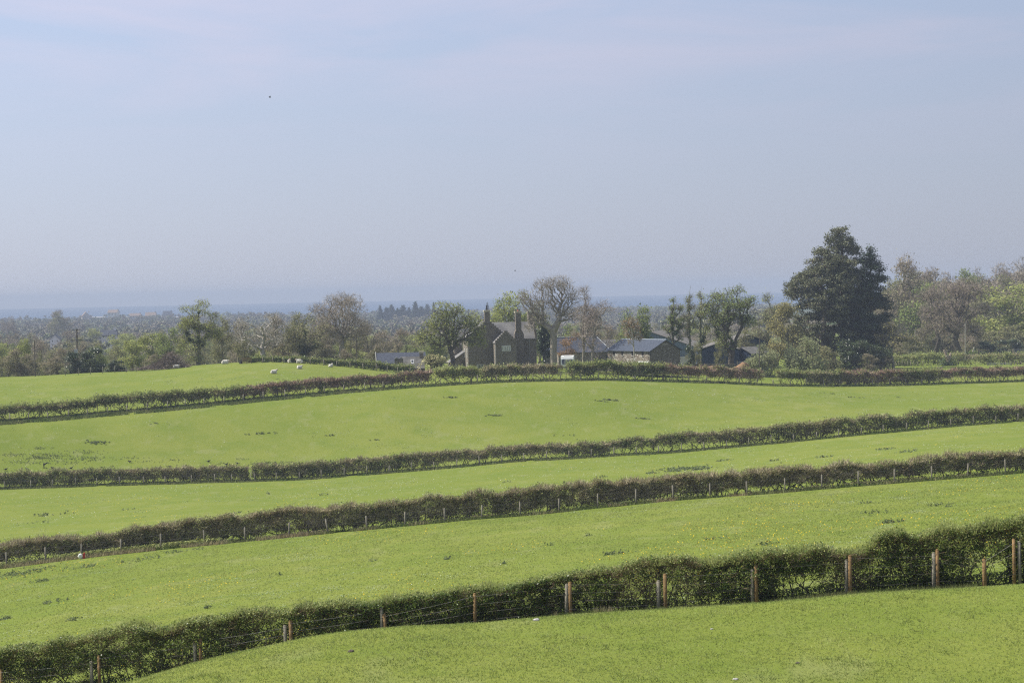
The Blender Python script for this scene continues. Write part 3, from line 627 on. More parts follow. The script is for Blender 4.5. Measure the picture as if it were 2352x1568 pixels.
# ------------------------------------------------------------ trees
def grow(pts, trunk, bf=.45):
    """minimum-path tree through crown points; trunk: fixed chain of nodes"""
    n = len(pts); m = len(trunk)
    nodes = np.zeros((m + n, 3)); nodes[:m] = trunk; par = np.full(m + n, -1); path = np.zeros(m + n)
    for i in range(1, m): par[i] = i - 1; path[i] = path[i-1] + np.linalg.norm(trunk[i] - trunk[i-1])
    best = np.full(n, 1e9); bp = np.zeros(n, int); left = np.ones(n, bool)
    lo = m // 3
    for i in range(lo, m):
        d = np.linalg.norm(pts - trunk[i], axis=1); c = d + bf * (path[i] + d) + (.6 * np.clip(trunk[i][2] - pts[:, 2], 0, None))
        k = c < best; best[k] = c[k]; bp[k] = i
    for i in range(n):
        j = int(np.argmin(np.where(left, best, 1e12))); left[j] = False
        a = m + i; nodes[a] = pts[j]; par[a] = bp[j]; path[a] = path[bp[j]] + np.linalg.norm(pts[j] - nodes[bp[j]])
        d = np.linalg.norm(pts - pts[j], axis=1); c = d + bf * (path[a] + d)
        k = left & (c < best); best[k] = c[k]; bp[k] = a
    return nodes, par
def lobed(n, lobes, rg, shell=.5):
    """points inside a set of lobes [(centre, radii)]"""
    w = np.array([l[1][0]*l[1][1]*l[1][2] for l in lobes]) ** .8; w /= w.sum(); c = rg.choice(len(lobes), n, p=w)
    d = rg.normal(size=(n, 3)); d /= np.linalg.norm(d, axis=1, keepdims=True); r = rg.random(n) ** shell
    C = np.array([l[0] for l in lobes]); Rr = np.array([l[1] for l in lobes])
    return C[c] + d * r[:, None] * Rr[c]
def crown_lobes(rg, H, Wd, base, n, shape='round', flat=.75, depth=None, lean=0.):
    """lobes filling a crown of half width Wd from height base to H"""
    out_ = []; ch = H - base; depth = depth or Wd*.9
    for i in range(n):
        for _ in range(60):
            x, y, z = rg.uniform(-1, 1), rg.uniform(-1, 1), rg.uniform(0, 1)
            if shape == 'round': ok = x*x + y*y + (2*z-1)**2 < 1
            elif shape == 'fan': ok = x*x + y*y < (.28 + .72*min(1, z*1.35))**2 * (1 if z < .75 else 1 - ((z-.75)/.3)**2)
            elif shape == 'cone': ok = x*x + y*y < (1.02 - z)**2
            elif shape == 'tall': ok = x*x + y*y < (math.sin(math.pi*min(1, z*.9+.1)))**2
            elif shape == 'dome': ok = x*x + y*y + z*z < 1.02
            else: ok = True
            if ok: break
        s = rg.uniform(.20, .34) * min(Wd, ch*.8)
        out_.append(((x*(Wd - s*.6) + lean*z, y*(depth - s*.6), base + s*.4 + z*(ch - s*1.1)), (s, s, s*flat)))
    return out_
def tree_meshes(seed, H, Wd, base, npts=700, shape='round', nlobes=16, bf=.45, trunk_r=.3, leaf_n=6, leaf_size=.17, leaf_sp=.35, twigs=4, twig_len=.8, twig_w=.012, bark=None, leafm=None, twigm=None,
                lean=0., trunk_top=.55, wig=.25, lobes=None, tip_r=.018, flat=.75, rexp=.46, k=4, leaf_flat=.35, extra=None, depth=None, leaf_keep=1.0, ivy=0, trunk_pts=None, leaf_aspect=.62):
    rg = np.random.default_rng(seed)
    tr = []
    nt_ = 9
    for i in range(nt_):
        f = i / (nt_ - 1); tr.append((lean*f*trunk_top + wig*math.sin(seed + f*5)*f, wig*math.cos(seed*2 + f*4)*f, H*trunk_top*f))
    tr = np.array(tr) if trunk_pts is None else np.array(trunk_pts, float)
    lb = lobes or crown_lobes(rg, H, Wd, base, nlobes, shape, flat, depth, lean)
    pts = lobed(npts, lb, rg)
    nodes, par = grow(pts, tr, bf); N_ = len(nodes)
    cnt = np.zeros(N_); ch = np.zeros(N_, int)
    for i in range(N_ - 1, 0, -1):
        if ch[i] == 0: cnt[i] = 1
        cnt[par[i]] += cnt[i]; ch[par[i]] += 1
    rad = tip_r * cnt ** rexp; mxr = rad[0]; rad = np.where(rad > tip_r*2, rad * (1 + (trunk_r/mxr - 1) * np.clip((rad - tip_r*2)/(mxr - tip_r*2), 0, 1)), rad)
    rad[0] *= 1.3
    idx = np.arange(1, N_); A = nodes[par[idx]]; B = nodes[idx]; ra = np.minimum(rad[par[idx]], rad[idx]*1.5); rb = rad[idx]
    first = par[idx] == 0; ra[first] = rad[0]
    mb = MB(); big = rb > .07
    tubes(mb, A[big], B[big], ra[big], rb[big], 6); 
    # slender limbs get a bend so that they do not read as straight sticks
    A2, B2, r2a, r2b = A[~big], B[~big], ra[~big], rb[~big]
    mid = (A2 + B2)/2 + rg.normal(0, .09, A2.shape) * np.linalg.norm(B2 - A2, axis=1)[:, None]
    tubes(mb, A2, mid, r2a, (r2a+r2b)/2, 3); tubes(mb, mid, B2, (r2a+r2b)/2, r2b, 3)
    tips = (cnt <= 3)
    if twigs and twigm is not None:
        pass
    T = nodes[tips]; Tp = nodes[par[np.where(tips)[0]]]
    if twigs:
        C = np.repeat(T, twigs, 0); D = np.repeat(T - Tp, twigs, 0); D = D / (np.linalg.norm(D, axis=1, keepdims=True)+1e-9)
        D = D + rg.normal(0, .6, D.shape) + np.array([0, 0, .25]); D *= (twig_len * rg.uniform(.4, 1.2, len(D)) / np.linalg.norm(D, axis=1))[:, None]
        t_ = MB() if twigm is not None else mb
        spikes(t_, C, D, twig_w)
    parts = {'trunk': mb.mesh('trunk', bark, True)}
    if twigs and twigm is not None: parts['twigs'] = t_.mesh('twigs', twigm)
    if leaf_n:
        C = np.repeat(T, leaf_n, 0); C = C + rg.normal(0, leaf_sp, C.shape) * np.array([1, 1, .75])
        if leaf_keep < 1: C = C[rg.random(len(C)) < leaf_keep]
        l_ = MB(); leaves(l_, C, leaf_size, flat=leaf_flat, aspect=leaf_aspect, rg=rg); parts['crown'] = l_.mesh('crown', leafm)
    ex = np.abs(T[:, 0]); parts['_ext'] = (float(np.percentile(ex, 97)) + .25, float(np.percentile(T[:, 2], 99.3)) + .35)
    if ivy:
        bi = np.where(rad > .09)[0]; bi = bi[bi > 0]; q_ = rg.choice(bi, ivy); f = rg.random(ivy)[:, None]
        C = nodes[q_]*(1-f) + nodes[par[q_]]*f + rg.normal(0, .15, (ivy, 3)); C[:, 2] = np.abs(C[:, 2])
        l_ = MB(); leaves(l_, C, .15, rg=rg); parts['ivy'] = l_.mesh('ivy', m_ivy)
    return parts
def put_tree(parts, name, label, cat, u, Y, vtop=None, group=None, Hd=None, rz=None, wsc=1.0, dz=-.15, halfpx=None, Wd=None, smin=None):
    """stand a tree on the ground at column u; scale it so that its top is seen at vtop"""
    p = place(u, Y); sc = 1.0; Wd, Hd = parts['_ext']
    if vtop is not None:
        zt = P(u, vtop, Y)[2]; sc = (zt - p[2]) / Hd
    sx = sc * wsc
    if halfpx is not None: sx = halfpx * Y / F / Wd
    o = thing(name, label, cat, (p[0], p[1], p[2] + dz), group=group)
    o.scale = (sx, min(sx, sc*1.2), sc)
    if rz: o.rotation_euler = (0, 0, rz); o.scale = (sx, sx, sc)
    for k, me in parts.items():
        if k != '_ext': link(k, me, o)
    return o
m_bark = mat('bark_brown', (.13, .105, .08), (.22, .18, .14), 2.5)
m_bark_grey = mat('bark_grey', (.25, .22, .175), (.38, .335, .27), 1.6, bump=.2)
m_bark_pale = mat('bark_pale', (.46, .425, .355), (.34, .31, .255), 2)
m_bark_olive = mat('bark_olive', (.20, .18, .11), (.30, .27, .18), 2)
m_bark_red = mat('bark_reddish', (.24, .16, .12), (.34, .24, .18), 2)
m_bark_dark = mat('bark_dark', (.085, .07, .055), (.15, .125, .095), 2)
m_twg = mat('twigs_tan', (.34, .285, .21), (.46, .39, .29), 1, island=.3)
m_twr = mat('twigs_reddish', (.33, .265, .215), (.43, .35, .29), 1, island=.3)
m_ivy = mat('ivy', (.06, .095, .028), (.11, .15, .045), 1, island=.5, spec=.4, rough=.5)
m_lf_yg = mat('leaf_yellow_green', (.42, .45, .14), (.32, .36, .10), .35, island=.4, transl=.4, hue=.015)
m_lf_ol = mat('leaf_olive', (.34, .325, .15), (.255, .265, .11), .3, island=.45, transl=.35, hue=.02)
m_lf_gr = mat('leaf_fresh_green', (.235, .30, .09), (.31, .35, .12), .35, island=.4, transl=.4, hue=.015)
m_lf_pale = mat('leaf_pale_willow', (.42, .44, .23), (.34, .37, .17), .5, island=.35, transl=.4)
m_lf_or = mat('leaf_rust', (.38, .24, .12), (.30, .20, .11), .6, island=.4, transl=.35)
m_lf_gold = mat('leaf_gold', (.42, .38, .15), (.33, .30, .12), .6, island=.4, transl=.4)
m_pine = mat('pine_needles', (.125, .135, .072), (.215, .22, .12), .5, island=.5, transl=.12, hue=.02)
m_pine2 = mat('conifer_needles', (.04, .062, .036), (.085, .11, .058), .6, island=.5, transl=.1)
m_holly = mat('holly_leaf', (.045, .07, .026), (.10, .13, .045), .6, island=.5, rough=.35, spec=.5, transl=.15)
m_lf_brn = mat('leaf_budding_brown', (.34, .285, .18), (.27, .24, .14), .3, island=.4, transl=.3, col3=(.22, .24, .09), scale3=.15)

# --- the trees that stand out one by one
p = tree_meshes(101, 13.5, 4.6, .8, 2200, 'round', 34, trunk_r=.42, leaf_n=3, leaf_size=.13, leaf_sp=.32, twigs=3, twig_w=.014, bark=m_bark_olive, leafm=m_lf_yg, lean=.6, ivy=5200, trunk_top=.75)
put_tree(p, 'ash_tree', 'tall tree with an ivy clad trunk and sparse yellow green crown behind the brush pile', 'tree', 455, 388, 687, Hd=13.5, Wd=4.6, halfpx=52)
p = tree_meshes(102, 9.5, 5.2, 1.2, 900, 'round', 26, bf=.3, trunk_r=.42, leaf_n=0, twigs=4, twig_len=.9, twig_w=.014, bark=m_bark_pale, trunk_top=.35, tip_r=.028)
put_tree(p, 'bare_tree', 'pale grey leafless tree with crooked limbs just behind the hurdle', 'tree', 605, 384, 716, Hd=9.5, Wd=5.2, halfpx=62)
p = tree_meshes(103, 9, 4.5, .8, 1500, 'round', 28, trunk_r=.35, leaf_n=2, leaf_size=.16, twigs=3, bark=m_bark_olive, leafm=m_lf_ol, ivy=3000)
put_tree(p, 'oak_tree', 'olive budding oak with dark ivied fork behind the sheep', 'tree', 700, 388, 722, Hd=9, Wd=4.5, halfpx=50)
p = tree_meshes(104, 15, 6.3, 3.8, 3000, 'round', 40, bf=.35, trunk_r=.5, leaf_n=0, twigs=5, twig_len=1.1, twig_w=.016, bark=m_bark_grey, twigm=m_twg, trunk_top=.42, tip_r=.02, lean=-.6)
put_tree(p, 'bare_tree', 'big brown leafless tree with a wide rounded crown left of the telegraph pole', 'tree', 787, 418, 672, Hd=15, Wd=6.3, halfpx=66)
lob = [((-3.2, 0, 7.5), (2.6, 2.2, 2.3)), ((-1.2, .5, 9.8), (2.8, 2.4, 2.2)), ((-5.6, 0, 6.0), (1.7, 1.7, 1.4)), ((-.4, 0, 7.6), (2.2, 2, 2)), ((3.0, 0, 8.3), (2.4, 2.1, 2.0)), ((4.9, .3, 7.0), (1.8, 1.7, 1.7)), ((3.6, 0, 5.4), (2.0, 1.8, 1.3)), ((-2.6, 0, 5.0), (2.2, 1.8, 1.2)), ((1.2, 0, 10.2), (1.6, 1.6, 1.1)), ((.4, -.8, 5.8), (1.8, 1.6, 1.5)), ((5.6, 0, 5.0), (1.2, 1.2, 1.0))]
p = tree_meshes(105, 12, 6.5, 3, 1900, lobes=lob, bf=.3, trunk_r=.50, leaf_n=5, leaf_size=.13, leaf_sp=.26, twigs=2, bark=m_bark_dark, leafm=m_lf_yg, tip_r=.026, trunk_pts=[(0,0,0),(.05,0,.9),(.1,0,1.8),(0,0,2.8),(-.3,0,3.8)])
put_tree(p, 'sycamore_tree', 'spreading yellow green tree with two dark limbs in front of the farmhouse', 'tree', 1040, 384, 690, Hd=12, Wd=6.5, halfpx=78)
lob = [((-4.0, 0, 12.5), (2.4, 2.2, 1.8)), ((-1.2, 0, 15.4), (2.8, 2.5, 1.8)), ((1.6, 0, 15.8), (2.6, 2.4, 1.7)), ((3.6, 0, 13.6), (2.0, 2.0, 1.9)), ((2.2, 0, 11.0), (2.3, 2, 1.8)), ((-2.8, 0, 10.0), (2.2, 2, 1.5)), ((-5.4, 0, 13.8), (1.5, 1.5, 1.4)), ((4.2, 0, 10.3), (1.3, 1.5, 1.3)), ((-.4, 0, 12.8), (2.4, 2.2, 1.6)), ((-4.6, 0, 8.3), (1.2, 1.4, .8))]
p = tree_meshes(106, 17.5, 6, 6, 2600, lobes=lob, bf=.42, trunk_r=.72, leaf_n=0, twigs=4, twig_len=1.0, twig_w=.012, bark=m_bark_grey, twigm=m_twg, tip_r=.023, trunk_pts=[(0,0,0),(.1,0,1.5),(.05,0,3.0),(0,0,4.5),(.15,0,6.0),(.05,0,7.6)], rexp=.5)
t_big = put_tree(p, 'bare_tree', 'massive leafless tree with a thick pale grey trunk between farmhouse and caravan', 'tree', 1272, 392, 631, Hd=17.5, Wd=6, halfpx=70)
p = tree_meshes(107, 15, 3.2, 2.4, 1100, 'tall', 30, bf=.4, trunk_r=.26, leaf_n=0, leaf_size=.12, twigs=3, twig_len=1.2, twig_w=.012, bark=m_bark_grey, twigm=m_twr, leafm=m_lf_brn, lean=1.0)
put_tree(p, 'beech_tree', 'taller leafless tree with pinkish twigs beside the caravan', 'tree', 1338, 382, 654, Hd=15, Wd=3.2, halfpx=40)
p = tree_meshes(108, 12, 4.0, 1.8, 1000, 'round', 30, bf=.4, trunk_r=.22, leaf_n=0, leaf_size=.12, twigs=3, twig_len=1.1, twig_w=.012, bark=m_bark_grey, twigm=m_twr, leafm=m_lf_brn, lean=1.2)
put_tree(p, 'beech_tree', 'shorter reddish brown leafless tree leaning right in front of the long stone building', 'tree', 1358, 380, 686, Hd=12, Wd=4.0, halfpx=52)
p = tree_meshes(109, 6.5, 3.2, 2.4, 420, 'round', 9, flat=.22, trunk_r=.1, leaf_n=4, leaf_size=.11, leaf_sp=.3, twigs=1, bark=m_bark_red, leafm=m_lf_or, lean=1.2)
put_tree(p, 'beech_sapling', 'low rust leaved beech spreading beside the thick grey trunk', 'tree', 1306, 379, 762, Hd=6.5, Wd=3.2, halfpx=27)
p = tree_meshes(110, 10, 1.7, .4, 700, 'tall', 14, trunk_r=.25, leaf_n=9, leaf_size=.17, leaf_sp=.35, twigs=0, bark=m_bark_dark, leafm=m_holly)
put_tree(p, 'holly_tree', 'dark ivy covered tree filling the gap between farmhouse and thick grey trunk', 'tree', 1251, 408, 736, Hd=10, Wd=1.7, halfpx=20)
p = tree_meshes(111, 12, 5.2, 2, 1200, 'round', 22, trunk_r=.35, leaf_n=5, leaf_size=.17, leaf_sp=.4, twigs=2, bark=m_bark_olive, leafm=m_lf_yg)
put_tree(p, 'maple_tree', 'bright yellow green tree rising behind the farmhouse roof', 'tree', 1120, 440, 716, Hd=12, Wd=5.2, halfpx=34)
put_tree(p, 'maple_tree', 'taller budding tree behind the two right hand farmhouse chimneys', 'tree', 1186, 452, 668, Hd=12, Wd=5.2, halfpx=44, rz=2.0)
p = tree_meshes(112, 10, 3.2, 1, 900, 'round', 18, trunk_r=.25, leaf_n=6, leaf_size=.16, leaf_sp=.35, twigs=1, bark=m_bark_dark, leafm=m_lf_gr, ivy=1500, lobes=[((-1.6,0,6),(1.6,1.5,2.6)),((1.5,0,6.6),(1.5,1.4,2.7)),((0,0,3.4),(2.4,2,1.8)),((-2.4,0,3.2),(1.2,1.2,1.4)),((2.3,0,3.9),(1,1.2,1.6))])
put_tree(p, 'alder_tree', 'two headed green tree directly behind the stone barn', 'tree', 1463, 402, 702, Hd=10, Wd=3.2, halfpx=36)
p = tree_meshes(113, 8.5, 1.7, 2.0, 520, 'tall', 14, trunk_r=.09, leaf_n=2, leaf_size=.09, leaf_sp=.25, twigs=2, twig_len=.6, twig_w=.012, bark=m_bark_pale, leafm=m_lf_or, wig=.35, trunk_top=.8)
put_tree(p, 'birch_sapling', 'slim pale stemmed sapling with orange buds in front of the stone barn', 'tree', 1455, 356, 722, Hd=8.5, Wd=1.7, halfpx=26)
p = tree_meshes(114, 13, 2.0, 3.5, 900, 'tall', 20, bf=.7, trunk_r=.2, leaf_n=2, leaf_size=.12, leaf_sp=.25, twigs=2, bark=m_bark_dark, leafm=m_lf_gr, trunk_top=.7, ivy=900)
put_tree(p, 'alder_tree', 'narrow green tree on two bare stems at the right end of the stone barn', 'tree', 1548, 398, 680, Hd=13, Wd=2.0, halfpx=27)
p = tree_meshes(115, 13, 1.6, 3.5, 420, 'tall', 14, bf=.7, trunk_r=.16, leaf_n=1, leaf_size=.09, twigs=3, bark=m_bark_olive, leafm=m_lf_gr, trunk_top=.85, ivy=500)
put_tree(p, 'ivy_clad_tree', 'thin nearly bare ivied tree, left one of the slender pair by the blue sheds', 'tree', 1587, 396, 671, Hd=13, Wd=1.3, halfpx=17)
p = tree_meshes(116, 13, 1.8, 2.5, 700, 'tall', 18, bf=.7, trunk_r=.16, leaf_n=2, leaf_size=.11, twigs=2, bark=m_bark_olive, leafm=m_lf_yg, trunk_top=.85, ivy=600)
put_tree(p, 'ivy_clad_tree', 'thin ivied yellow green tree, right one of the slender pair by the sheds', 'tree', 1611, 394, 666, Hd=13, Wd=1.5, halfpx=22)
p = tree_meshes(117, 15, 4.8, 4.0, 3000, 'fan', 44, bf=.55, trunk_r=.5, leaf_n=3, leaf_size=.12, leaf_sp=.24, twigs=1, bark=m_bark_dark, leafm=m_lf_gr, trunk_top=.4, ivy=2200)
put_tree(p, 'elm_tree', 'broad fan shaped green tree in front of the blue shed', 'tree', 1680, 392, 655, Hd=15, Wd=4.8, halfpx=56)
p = tree_meshes(118, 12, 3.4, 2, 1300, 'tall', 16, bf=.5, trunk_r=.25, leaf_n=2, leaf_size=.14, twigs=4, bark=m_bark_olive, leafm=m_lf_pale)
put_tree(p, 'sparse_tree', 'thin hazy budding tree between fan shaped tree and pine', 'tree', 1765, 445, 671, Hd=12, Wd=3.4, halfpx=33)
p = tree_meshes(119, 11, 5, .8, 2200, 'dome', 34, trunk_r=.3, leaf_n=4, leaf_size=.17, leaf_sp=.4, twigs=2, bark=m_bark_olive, leafm=m_lf_gold)
put_tree(p, 'willow_tree', 'golden green tree against the left side of the pine', 'tree', 1812, 426, 694, Hd=11, Wd=5, halfpx=58)
for i, (u, Y, vt, hp, lab) in enumerate([(1757, 385, 786, 40, 'pale willow bush beside the telegraph pole'), (1838, 388, 770, 48, 'taller pale willow bush below the pine'), (1893, 392, 792, 36, 'dull green willow bush at the foot of the pine')]):
    p = tree_meshes(120 + i, 5, 3.4, .1, 900, 'dome', 20, trunk_r=.12, leaf_n=7, leaf_size=.12, leaf_sp=.3, twigs=3, twig_len=.5, bark=m_bark_olive, leafm=m_lf_pale if i < 2 else m_lf_ol, trunk_top=.2)
    put_tree(p, 'willow_bush', lab, 'bush', u, Y, vt, Hd=5, Wd=3.4, halfpx=hp, group='willow bushes below the pine')
# the pine: flattened plates of needles on long limbs
rg = np.random.default_rng(55); lob = []
prof = [(-.2, 29.7, 1.7), (-.2, 28.2, 3.4), (-.6, 26.4, 5.0), (-1.2, 24, 6.4), (-1.8, 21.8, 8.4), (-2.2, 19.6, 9.6), (-1.8, 17.2, 9.0), (-1.6, 14.8, 8.2), (-2.4, 12.2, 8.0), (-3.6, 9.6, 7.8), (-4.4, 7, 7.0), (-4.8, 4.4, 5.4)]
for cx, cz_, hw in prof:
    nl = int(9 + hw*3.3)
    for i in range(nl):
        a = rg.uniform(0, 6.283); r = hw * (.25 + .75*rg.random()**.6); s = rg.uniform(.9, 1.9) * (.6 + hw*.07)
        lob.append(((cx + math.cos(a)*r, math.sin(a)*r*.75, cz_ + rg.normal(0, .7) - .10*r), (s*1.25, s*1.1, s*.5)))
lob += [((cx, 0, cz_), (hw*.72, hw*.6, 1.5)) for cx, cz_, hw in prof if cz_ > 10]
lob += [((-9.8, 0, 19.9), (1.5, 1.3, .6)), ((-9.2, .5, 17.6), (1.8, 1.4, .6)), ((-10.4, 0, 16.4), (1.2, 1.2, .5)), ((-8.4, 0, 12.5), (1.4, 1.3, .6))]
p = tree_meshes(130, 30.5, 9, 4, 8000, lobes=lob, bf=.28, trunk_r=.75, leaf_n=13, leaf_size=.23, leaf_sp=.34, twigs=1, twig_len=.6, bark=m_bark_red, leafm=m_pine, tip_r=.02, trunk_pts=[(0,0,z) if z < 12 else (.2*(z-12)/16, 0, z) for z in (0,2,4,6,8,10,12,14,16,18,20,22,24,26,28)], leaf_flat=.25, leaf_aspect=.45)
put_tree(p, 'pine_tree', 'huge dark pine towering over everything to the right of the farm', 'tree', 1937, 432, 530)
# second trunk of the pine group, pale and bent
p = tree_meshes(131, 19, 5.5, 9, 900, 'round', 18, flat=.4, bf=.3, trunk_r=.36, leaf_n=7, leaf_size=.23, leaf_sp=.35, twigs=1, bark=m_bark, leafm=m_pine, trunk_pts=[(0,0,0),(.1,0,1.0),(.2,0,2.0),(.1,0,2.9),(-.4,0,3.6),(-1.3,0,4.2),(-2.1,0,4.9),(-2.4,0,5.8),(-2.3,0,6.9),(-1.9,0,7.9),(-1.6,0,9),(-1.6,0,10.5),(-1.8,0,12.5)], leaf_aspect=.45)
put_tree(p, 'pine_tree', 'lower pine with a bent pale trunk in front of the huge pine', 'tree', 1915, 427, 645, Hd=19, Wd=5.5, halfpx=55)
rg = np.random.default_rng(56); lob = []
for i in range(120):
    z = 3 + 22*rg.random()**1.1; hw = 5.6 * (1 - (z - 2)/25.5)**.95; a = rg.uniform(0, 6.283); r = hw*(.4 + .6*rg.random()); s = .7 + .10*hw
    lob.append(((math.cos(a)*r, math.sin(a)*r, z - .18*r + .25*r*(rg.random())), (s*1.3, s*1.2, s*.55)))
p = tree_meshes(132, 26, 5.8, 3, 3600, lobes=lob, bf=.25, trunk_r=.5, leaf_n=9, leaf_size=.23, leaf_sp=.36, twigs=1, bark=m_bark_dark, leafm=m_pine2, trunk_pts=[(0, 0, z) for z in np.linspace(0, 25.6, 18)], leaf_aspect=.4)
put_tree(p, 'cypress_tree', 'blackish green conifer with ragged tiers on the right side of the huge pine', 'tree', 2003, 428, 572, Hd=26, Wd=5.8, halfpx=57)
p = tree_meshes(133, 9, 4.6, .3, 1800, 'round', 30, trunk_r=.3, leaf_n=6, leaf_size=.17, leaf_sp=.4, twigs=1, bark=m_bark_dark, leafm=m_holly, trunk_top=.3)
put_tree(p, 'holly_tree', 'black green undergrowth beneath the dark conifer', 'tree', 1968, 416, 778, Hd=9, Wd=4.6, halfpx=44)
put_tree(p, 'holly_tree', 'low dark bush to the right of the dark conifer trunk', 'tree', 2022, 420, 795, Hd=9, Wd=4.6, halfpx=34, rz=1.2)
p = tree_meshes(134, 9, 4.2, 1.2, 900, 'round', 18, flat=.5, trunk_r=.22, leaf_n=3, leaf_size=.15, twigs=3, twig_w=.014, bark=m_bark_grey, leafm=m_lf_gold, wig=.5)
put_tree(p, 'budding_tree', 'small golden leaved tree with pale twisted branches right of the dark conifer', 'tree', 2052, 424, 738, Hd=9, Wd=4.2, halfpx=52)
p = tree_meshes(135, 12, 5.6, 2.0, 2400, 'round', 30, bf=.35, trunk_r=.5, leaf_n=1, leaf_size=.14, twigs=5, twig_len=.9, twig_w=.016, bark=m_bark_dark, twigm=m_twr, leafm=m_lf_brn, trunk_pts=[(0,0,0),(-.2,0,1.1),(-.6,0,2.0),(-1.0,0,3.0),(-.6,0,4.2)], tip_r=.022)
put_tree(p, 'bare_tree', 'wide reddish brown leafless tree with leaning trunk in the right hand field', 'tree', 2208, 512, 642, Hd=12, Wd=5.6, halfpx=64)
put_tree(p, 'bare_tree', 'second reddish brown leafless crown left of the leaning trunk', 'tree', 2148, 530, 655, Hd=12, Wd=5.6, halfpx=46, rz=2.5)
print('hero trees done')

# --- shared kinds for the woods
arch = {
 'olive': tree_meshes(201, 10, 4.4, 1.4, 1000, 'round', 26, trunk_r=.3, leaf_n=4, leaf_size=.16, leaf_sp=.36, twigs=3, bark=m_bark_olive, leafm=m_lf_ol),
 'green': tree_meshes(202, 10, 4.6, 1.2, 1000, 'round', 26, trunk_r=.3, leaf_n=5, leaf_size=.16, leaf_sp=.36, twigs=2, bark=m_bark_olive, leafm=m_lf_gr),
 'yellow': tree_meshes(203, 10, 4.4, 1.2, 1000, 'round', 26, trunk_r=.3, leaf_n=5, leaf_size=.16, leaf_sp=.36, twigs=2, bark=m_bark_olive, leafm=m_lf_yg),
 'bare': tree_meshes(204, 10, 4.6, 1.6, 1300, 'round', 28, bf=.4, trunk_r=.28, leaf_n=0, twigs=6, twig_len=.9, twig_w=.02, bark=m_bark_grey, twigm=m_twg),
 'brown': tree_meshes(205, 10, 4.6, .8, 1200, 'round', 28, bf=.4, trunk_r=.26, leaf_n=3, leaf_size=.14, leaf_sp=.4, twigs=5, twig_len=.8, twig_w=.02, bark=m_bark_olive, twigm=m_twr, leafm=m_lf_brn),
 'dark': tree_meshes(206, 10, 4.8, .2, 700, 'dome', 18, trunk_r=.26, leaf_n=10, leaf_size=.22, leaf_sp=.42, twigs=1, bark=m_bark_dark, leafm=m_holly, trunk_top=.3),
 'scrub': tree_meshes(207, 10, 5.4, .1, 900, 'dome', 22, trunk_r=.2, leaf_n=6, leaf_size=.2, leaf_sp=.42, twigs=5, twig_len=.8, twig_w=.02, bark=m_bark_olive, twigm=m_twg, leafm=m_lf_brn, trunk_top=.25),
 'spruce': tree_meshes(208, 10, 2.6, .6, 900, lobes=[((math.cos(k*2.4)*.62*(3.0*(1 - z/10.2)), math.sin(k*2.4)*.62*(3.0*(1 - z/10.2)), z), (.25 + 1.25*(1 - z/10.2), .25 + 1.25*(1 - z/10.2), .42)) for k, z in enumerate(np.linspace(.8, 9.8, 60))], bf=.2, trunk_r=.2, leaf_n=7, leaf_size=.24, leaf_sp=.2, twigs=0, bark=m_bark_dark, leafm=m_pine2, trunk_pts=[(0,0,z) for z in np.linspace(0, 10, 12)]),
 'pale': tree_meshes(209, 10, 5.0, .3, 700, 'dome', 20, trunk_r=.2, leaf_n=8, leaf_size=.19, leaf_sp=.42, twigs=2, bark=m_bark_olive, leafm=m_lf_pale, trunk_top=.3)}
AW = {'olive': 4.6, 'green': 4.8, 'yellow': 4.6, 'bare': 4.8, 'brown': 4.8, 'dark': 4.9, 'scrub': 5.4, 'spruce': 2.7, 'pale': 5.0}
def T(kind, u, Y, vtop, hp, label, cat='tree', group=None, name=None):
    nm = {'olive':'oak_tree','green':'leafy_tree','yellow':'maple_tree','bare':'bare_tree','brown':'budding_tree','dark':'holly_bush','scrub':'hawthorn_bush','spruce':'spruce_tree','pale':'willow_bush'}[kind]
    return put_tree(arch[kind], name or nm, label, cat, u, Y, vtop, Hd=9.9, Wd=AW[kind], halfpx=hp, rz=rng.uniform(.1, 6.2), group=group)
# left edge
T('scrub', 20, 392, 800, 44, 'grey brown thicket at the left edge of the field crest', 'bush')
T('scrub', -50, 396, 790, 44, 'brown thicket cut by the left edge of the frame', 'bush')
T('scrub', 62, 404, 812, 36, 'olive brown thicket behind the left telegraph pole', 'bush')
T('scrub', 118, 398, 818, 38, 'twiggy grey thicket left of the pale bush', 'bush')
T('yellow', 57, 424, 776, 18, 'rust green rounded tree behind the thicket at far left')
T('olive', 90, 430, 806, 14, 'small rounded olive tree right of the left telegraph pole')
T('pale', 148, 388, 842, 11, 'small pale bush at the left end of the dark bushes', 'bush')
T('dark', 172, 392, 806, 24, 'dark evergreen bush, left of three on the field crest', 'bush')
T('dark', 214, 396, 797, 30, 'tallest dark evergreen bush, middle of three on the field crest', 'bush')
T('dark', 268, 390, 826, 22, 'low blackish bush, right of three on the field crest', 'bush')
T('green', 232, 404, 792, 20, 'fresh green top showing over the dark evergreen bushes')
T('yellow', 305, 404, 779, 34, 'pale green leafy tree right of the dark bushes')
T('yellow', 352, 410, 762, 32, 'pale green leafy tree between brush pile and dark bushes')
T('green', 392, 404, 752, 32, 'green tree left of the ivy clad trunk')
T('scrub', 345, 388, 812, 28, 'low leafy scrub behind the left end of the brush pile', 'bush')
T('olive', 512, 400, 728, 28, 'olive tree right of the ivy clad tree')
T('brown', 548, 410, 735, 32, 'brownish budding tree left of the pale leafless tree')
T('olive', 560, 396, 778, 30, 'dark olive shrubby tree behind the hurdle')
T('brown', 640, 420, 722, 36, 'brownish budding tree behind the pale leafless tree')
T('scrub', 650, 392, 785, 32, 'twiggy scrub between pale leafless tree and ivied oak', 'bush')
T('brown', 742, 400, 738, 36, 'orange brown budding tree under the big leafless crown')
T('olive', 690, 416, 716, 30, 'olive tree behind the ivied oak')
